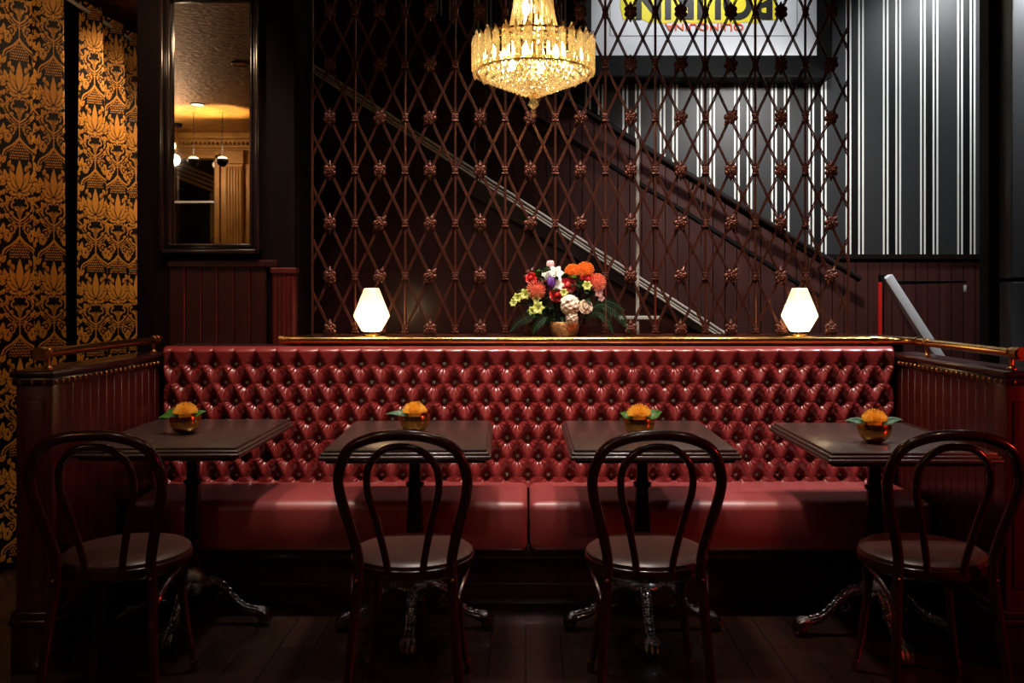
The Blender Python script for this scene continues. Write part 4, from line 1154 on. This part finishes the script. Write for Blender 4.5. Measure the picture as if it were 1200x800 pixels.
# post whose broken lit edge is put into its colour, and little shelf behind the flowers
po = thing('lit_edge_post', 'narrow post with a broken lit edge in its colour, standing in front of the stair', 'post', (at(747, 0, 4.88).x, 4.88, 0))
MB().box(-.009, .009, -.009, .009, 0, at(0, 163, 4.88).z, .002).build('shaft', LITEDGE, po)
MB().box(-.10, .13, -.02, .02, at(0, 374, 4.88).z, at(0, 370, 4.88).z, .002).build('cross_bar', PALE, po)
MB().box(-.06, .06, -.05, .05, 0, .015, .004).build('foot_plate', WOODB, po)

# steel balustrade seen above the right booth end
by = 4.92
b1, b2 = at(1037, 324, by), at(1099, 420, by)
ba = thing('steel_balustrade', 'slanted bright steel bar with a red lit edge painted on its post behind the right booth end', 'balustrade', (at(1037, 0, by).x, by, 0))
ox = b1.x; slp = (b2.z-b1.z)/(b2.x-b1.x); xend = b1.x + (0.02-b1.z)/slp
d = Vector((xend-b1.x, 0, 0.02-b1.z)); 
mb = MB(); L = d.length; ang = math.atan2(d.z, d.x)
mb.box(0, L, -.03, .03, -.024, .024, .003); mb.xf(T(0.01, 0, b1.z) @ R('Y', -ang)); mb.build('slanted_bar', STEEL, ba)
MB().box(-.030, -.010, -.02, .02, 0, b1.z+.01, .003).build('post', BLACK, ba)
MB().box(at(1026.5,0,by).x-ox, at(1031,0,by).x-ox, -.035, -.018, 0.3, at(0,331,by).z, .003).build('red_lit_strip', REDLIT, ba)
zr = at(0, 330, by).z
MB().box(.02, at(1131, 0, by).x-ox, -.006, .006, zr-.006, zr+.006, .002).build('top_bar', GLOSSB, ba)
MB().box(at(1129.5,0,by).x-ox, at(1132,0,by).x-ox, -.008, .008, at(0,342,by).z, at(0,334,by).z, .001).build('bar_end', PALE, ba)
MB().box(at(1131,0,by).x-ox-.006, at(1131,0,by).x-ox+.006, -.006, YS-by-.022, zr-.006, zr+.006, .001).build('wall_return', BLACK, ba)

# poster hung upside down in a deep splayed black frame
PY = 5.90; q0, q1 = (693-VX)*PY/F, (957-VX)*PY/F
pz0 = EYE + 280*PY/F; pz1 = pz0 + 0.98
po_ = thing('framed_poster', 'white poster hung upside down with yellow panel and black lettering, in a deep black frame', 'poster', ((q0+q1)/2, YS-0.001, pz0))
pcx = (q0+q1)/2
def pl_(px, py): return ((px-VX)*PY/F - pcx, EYE-(py-VY)*PY/F - pz0)
PD = PY - (YS-0.001)
hw = (q1-q0)/2; ph = pz1-pz0
MB().box(-hw, hw, PD, PD+0.03, 0, ph).build('poster_sheet', WHITEP, po_, smooth=False)
fd = -0.20                         # front edge of the splayed frame
fm = MB(); e_ = 0.008
zo = (EYE+257*(YS+fd)/F) - pz0; xo = (972-VX)*(YS+fd)/F - pcx
inn = [(-hw, 0), (hw, 0), (hw, ph), (-hw, ph)]; out_ = [(-xo, zo), (xo+e_, zo), (xo+e_, ph-zo), (-xo, ph-zo)]
bm = fm.bm
I = [bm.verts.new((a, PD-0.002, b)) for a, b in inn]; O = [bm.verts.new((a, fd, b)) for a, b in out_]
O2 = [bm.verts.new((a*1.012, fd, b+(-.012 if b < .4 else .012))) for a, b in out_]; B2 = [bm.verts.new((a*1.012, 0, b+(-.012 if b < .4 else .012))) for a, b in out_]
for k in range(4):
    j = (k+1) % 4
    bm.faces.new((I[k], I[j], O[j], O[k])); bm.faces.new((O[k], O[j], O2[j], O2[k])); bm.faces.new((O2[k], O2[j], B2[j], B2[k]))
fm.build('frame', BLACK, po_, smooth=False)
yl = MB(); rgp = random.Random(5)
(yx0, yz0), (yx1, _) = pl_(730, 28), pl_(909, 28)
outl = []
for k in range(25): outl.append((yx0+(yx1-yx0)*k/24, yz0 + 0.012*rgp.random() - (0.0 if 3 < k < 22 else -0.02)))
outl += [(yx1+.01, yz0+.12), (yx1, yz0+.30), (yx0, yz0+.30), (yx0-.02, yz0+.12)]
yl.prism(outl, (PD-0.003, PD+0.002)); yl.build('yellow_panel', YELLOWP, po_, smooth=False)
gr = MB()
(gx0, gz0), (gx1, _) = pl_(715, 42), pl_(934, 42)
lw = .0028
gr.box(gx0, gx1, PD-.002, PD+.001, gz0-lw, gz0+lw); gr.box(gx0-lw, gx0+lw, PD-.002, PD+.001, gz0, ph-.12); gr.box(gx1-lw, gx1+lw, PD-.002, PD+.001, gz0, ph-.12)
gr.build('border_line', GREYL, po_, smooth=False)
def lettering(name, s, px0, px1, py0, py1, m, off, parent, y):
    """words turned upside down, fitted into the pixel box on the poster plane"""
    cu = bpy.data.curves.new(name, 'FONT'); cu.body = s; cu.extrude = 0.004; cu.offset = off; cu.space_character = 1.05
    tmp = bpy.data.objects.new('tmp', cu); COL.objects.link(tmp)
    dg = bpy.context.evaluated_depsgraph_get(); me = bpy.data.meshes.new_from_object(tmp.evaluated_get(dg))
    bpy.data.objects.remove(tmp); bpy.data.curves.remove(cu)
    co = np.array([v.co[:] for v in me.vertices]); mn, mx_ = co.min(0), co.max(0)
    (x0, z1), (x1, z0) = pl_(px0, py0), pl_(px1, py1)
    sx, sz = (x1-x0)/(mx_[0]-mn[0]), (z1-z0)/(mx_[1]-mn[1])
    for v in me.vertices:
        a = x1 - (v.co.x-mn[0])*sx; b = z1 - (v.co.y-mn[1])*sz
        v.co = (a, y - (v.co.z+0.004)*0.5, b)
    me.name = name; me.materials.append(m)
    o = bpy.data.objects.new(name, me); COL.objects.link(o); o.parent = parent
    return o
lettering('lettering', 'BOURIN', 745, 905, -14, 23.5, INK, 0.035, po_, PD-0.003)
lettering('lettering', 'QUINQUINA', 779, 871, 26.5, 36, ORANGEP, 0.012, po_, PD-0.003)

# ------------------------------------------------------------------ lamps behind the camera (seen in the mirror)
def downlight(x, y, label, lens=None):
    t = thing('recessed_downlight', label, 'light', (x, y, HC), 0, 'recessed downlights in the gold ceiling')
    m_ = MB(); m_.tube([(0.058*math.cos(2*PI*k/32), 0.058*math.sin(2*PI*k/32), -0.003) for k in range(32)], 0.008, 8, closed=True); m_.build('trim_ring', BRASSD, t)
    MB().lathe([(0, -.006), (.05, -.006), (.05, .0), (0, .0)], 24).build('lens', lens or LENS, t)
    return t
def pendant(x, y, z, label):
    t = thing('bowl_pendant', label, 'lamp', (x, y, z), 0, 'dark bowl uplights')
    MB().lathe([(0, -.055), (.02, -.052), (.042, -.034), (.055, -.005), (.055, .012), (.048, .022), (.046, .012), (.0, .008)], 24).build('bowl', GLOSSB, t)
    MB().lathe([(0, .012), (.044, .012), (.040, .030), (.02, .040), (0, .042)], 24).build('glowing_diffuser', GLOBE, t)
    MB().tube([(0, 0, .04), (0, 0, HC-z)], .003, 6).build('cord', BLACK, t)
pendant(-2.83, 0.0, 2.545, 'dark bowl uplight reflected in the mirror, right of two')
pendant(-3.10, 0.0, 2.545, 'dark bowl uplight reflected in the mirror, left of two')
gp = thing('globe_pendant', 'lit globe lamp on a brass stem reflected at the left of the mirror', 'lamp', (-3.53, -0.55, 2.78))
MB().ball((0,0,0), .045, 1, 1, 1, 20, 14).build('globe', GLOBE, gp)
MB().tube(spline([(0, 0, -.04), (.0, 0, -.09), (.035, 0, -.12), (.055, 0, -.06), (.055, 0, .2195)], 6), .005, 8).build('stem', BRASSD, gp)
MB().lathe([(0, -.03), (.05, -.03), (.055, -.01), (.055, 0), (0, 0)], 20, (.055, 0, .2195)).build('ceiling_plate', BLACK, gp)

# ------------------------------------------------------------------ lights
def light(kind, name, loc, energy, color, size=0.1, target=None, angle=None, blend=0.6, sy=None):
    d = bpy.data.lights.new(name, kind); d.energy = energy; d.color = color
    if kind == 'AREA':
        d.size = size
        if sy: d.shape = 'RECTANGLE'; d.size_y = sy
    else: d.shadow_soft_size = size
    if kind == 'SPOT': d.spot_size = math.radians(angle or 60); d.spot_blend = blend
    o = bpy.data.objects.new(name, d); COL.objects.link(o); o.location = loc
    if target is not None:
        o.rotation_euler = (Vector(target)-Vector(loc)).to_track_quat('-Z', 'Y').to_euler()
    return o
WARM = (1.0, 0.74, 0.50)
for i, (x, y, e_, tx, ty, tz) in enumerate(((-1.05, 3.40, 122, -1.0, 4.1, 0.75), (-0.35, 3.40, 215, -0.3, 4.1, 0.75), (0.40, 3.40, 225, 0.4, 4.1, 0.75), (1.15, 3.40, 150, 1.1, 4.1, 0.8))):
    downlight(x, y, 'ceiling downlight over the banquette, %s' % ('leftmost of four', 'second from the left', 'third from the left', 'rightmost of four')[i])
    light('SPOT', 'downlight_spot', (x, y, HC-0.02), e_, (1.0, 0.86, 0.77) if i in (1, 2) else (1.0, 0.80, 0.66), 0.09, (tx, ty, tz), 84 if i in (1, 2) else 74, 0.9)
downlight(-2.93, 0.36, 'small lit ceiling downlight reflected in the mirror between the two bowl lamps')
downlight(-2.10, 1.77, 'unlit ceiling downlight reflected at the right edge of the mirror', BRASSD)
for x in (-2.83, -3.10): light('SPOT', 'uplight', (x, 0.0, 2.61), 170, (1.0, 0.72, 0.40), 0.03, (x, 0.0, 3.0), 90, 1.0)
light('POINT', 'globe_glow', (-3.40, -0.30, 2.60), 14, WARM, 0.05)
light('SPOT', 'alcove_fill', (-1.90, 4.90, 2.96), 85, (1.0, 0.70, 0.42), 0.04, (-2.40, 5.0, 1.2), 115, 0.9)  # added spot to bring out the curtain folds
light('SPOT', 'poster_fill', (1.15, 5.05, 3.75), 60, (0.97, 0.98, 1.0), 0.05, (1.15, 5.9, 3.1), 90, 0.8)  # added picture light to brighten the poster
light('SPOT', 'curtain_fill', (-1.50, 3.30, 2.75), 34, (1.0, 0.68, 0.38), 0.05, (-2.42, 4.85, 1.6), 105, 0.8)  # added spot to brighten the damask curtains
light('SPOT', 'stairwell_lamp', (1.60, 4.62, 2.92), 130, (1.0, 0.97, 0.93), 0.10, (1.55, 6.0, 1.8), 92, 0.9)
light('SPOT', 'stair_fill', (1.00, 4.60, 2.95), 55, (1.0, 0.92, 0.84), 0.05, (0.35, 5.0, 1.55), 70, 0.9)  # added spot to brighten the pale stringer moulding
light('SPOT', 'landing_fill', (2.05, 4.56, 2.92), 130, (0.95, 0.97, 1.0), 0.05, (2.10, 4.95, 1.1), 42, 0.8)  # added spot to brighten the slanted steel bar
light('SPOT', 'stairwell_spot', (3.1, 5.25, 3.7), 160, (0.93, 0.97, 1.0), 0.12, (2.75, 6.0, 2.6), 80, 0.9)
light('SPOT', 'entrance_spot', (2.2, 3.75, 2.96), 230, (0.90, 0.95, 1.0), 0.05, (1.75, 3.9, 1.0), 50, 0.8)
light('SPOT', 'jamb_spot', (2.60, 4.02, 2.96), 60, (0.95, 0.97, 1.0), 0.04, (2.45, 4.32, 2.45), 75, 0.9)
for x in (-1.3, 0.1, 1.5):  # downlights added as weak fill for chairs and table feet
    downlight(x, 1.55, 'added fill downlight over the aisle, %s' % {-1.3: 'leftmost of three', 0.1: 'middle of three', 1.5: 'rightmost of three'}[x])
    light('SPOT', 'aisle_fill', (x, 1.55, HC-0.02), 17, (1.0, 0.72, 0.52), 0.04, (x, 2.3, 0.3), 85, 0.9)
downlight(0.05, 0.35, 'added downlight for the frontal light, nearest the camera')
light('SPOT', 'frontal_fill', (0.05, 0.35, HC-0.02), 62, (1.0, 0.86, 0.78), 0.05, (0.06, 4.05, 0.86), 36, 0.8)  # frontal light on the buttoned back, its ceiling fixture added
light('SPOT', 'red_side_lamp', (2.9, 2.2, 1.2), 52, (1.0, 0.05, 0.03), 0.08, (1.4, 3.0, 0.65), 62, 0.8)  # unseen red lamp off to the right, reddens the chair edges

wd = bpy.data.worlds.new('World'); scene.world = wd; wd.use_nodes = True
wd.node_tree.nodes['Background'].inputs['Color'].default_value = (0.03, 0.02, 0.018, 1)
wd.node_tree.nodes['Background'].inputs['Strength'].default_value = 0.05

# ------------------------------------------------------------------ camera and view
cam = bpy.data.cameras.new('Camera'); co = bpy.data.objects.new('Camera', cam); COL.objects.link(co)
co.location = (0, 0, EYE); co.rotation_euler = (PI/2, 0, 0)
cam.sensor_width = 36; cam.lens = F/1200*36
cam.shift_x = -(VX-600)/1200; cam.shift_y = (VY-400)/1200
cam.clip_start = 0.05
scene.camera = co
vs = scene.view_settings
vs.view_transform = 'Standard'; vs.look = 'None'; vs.gamma = 1.0; vs.use_curve_mapping = False; vs.exposure = 0.0
scene.cycles.use_denoising = True
scene.cycles.max_bounces = 14; scene.cycles.transparent_max_bounces = 16; scene.cycles.transmission_bounces = 10
scene.cycles.sample_clamp_indirect = 6.0
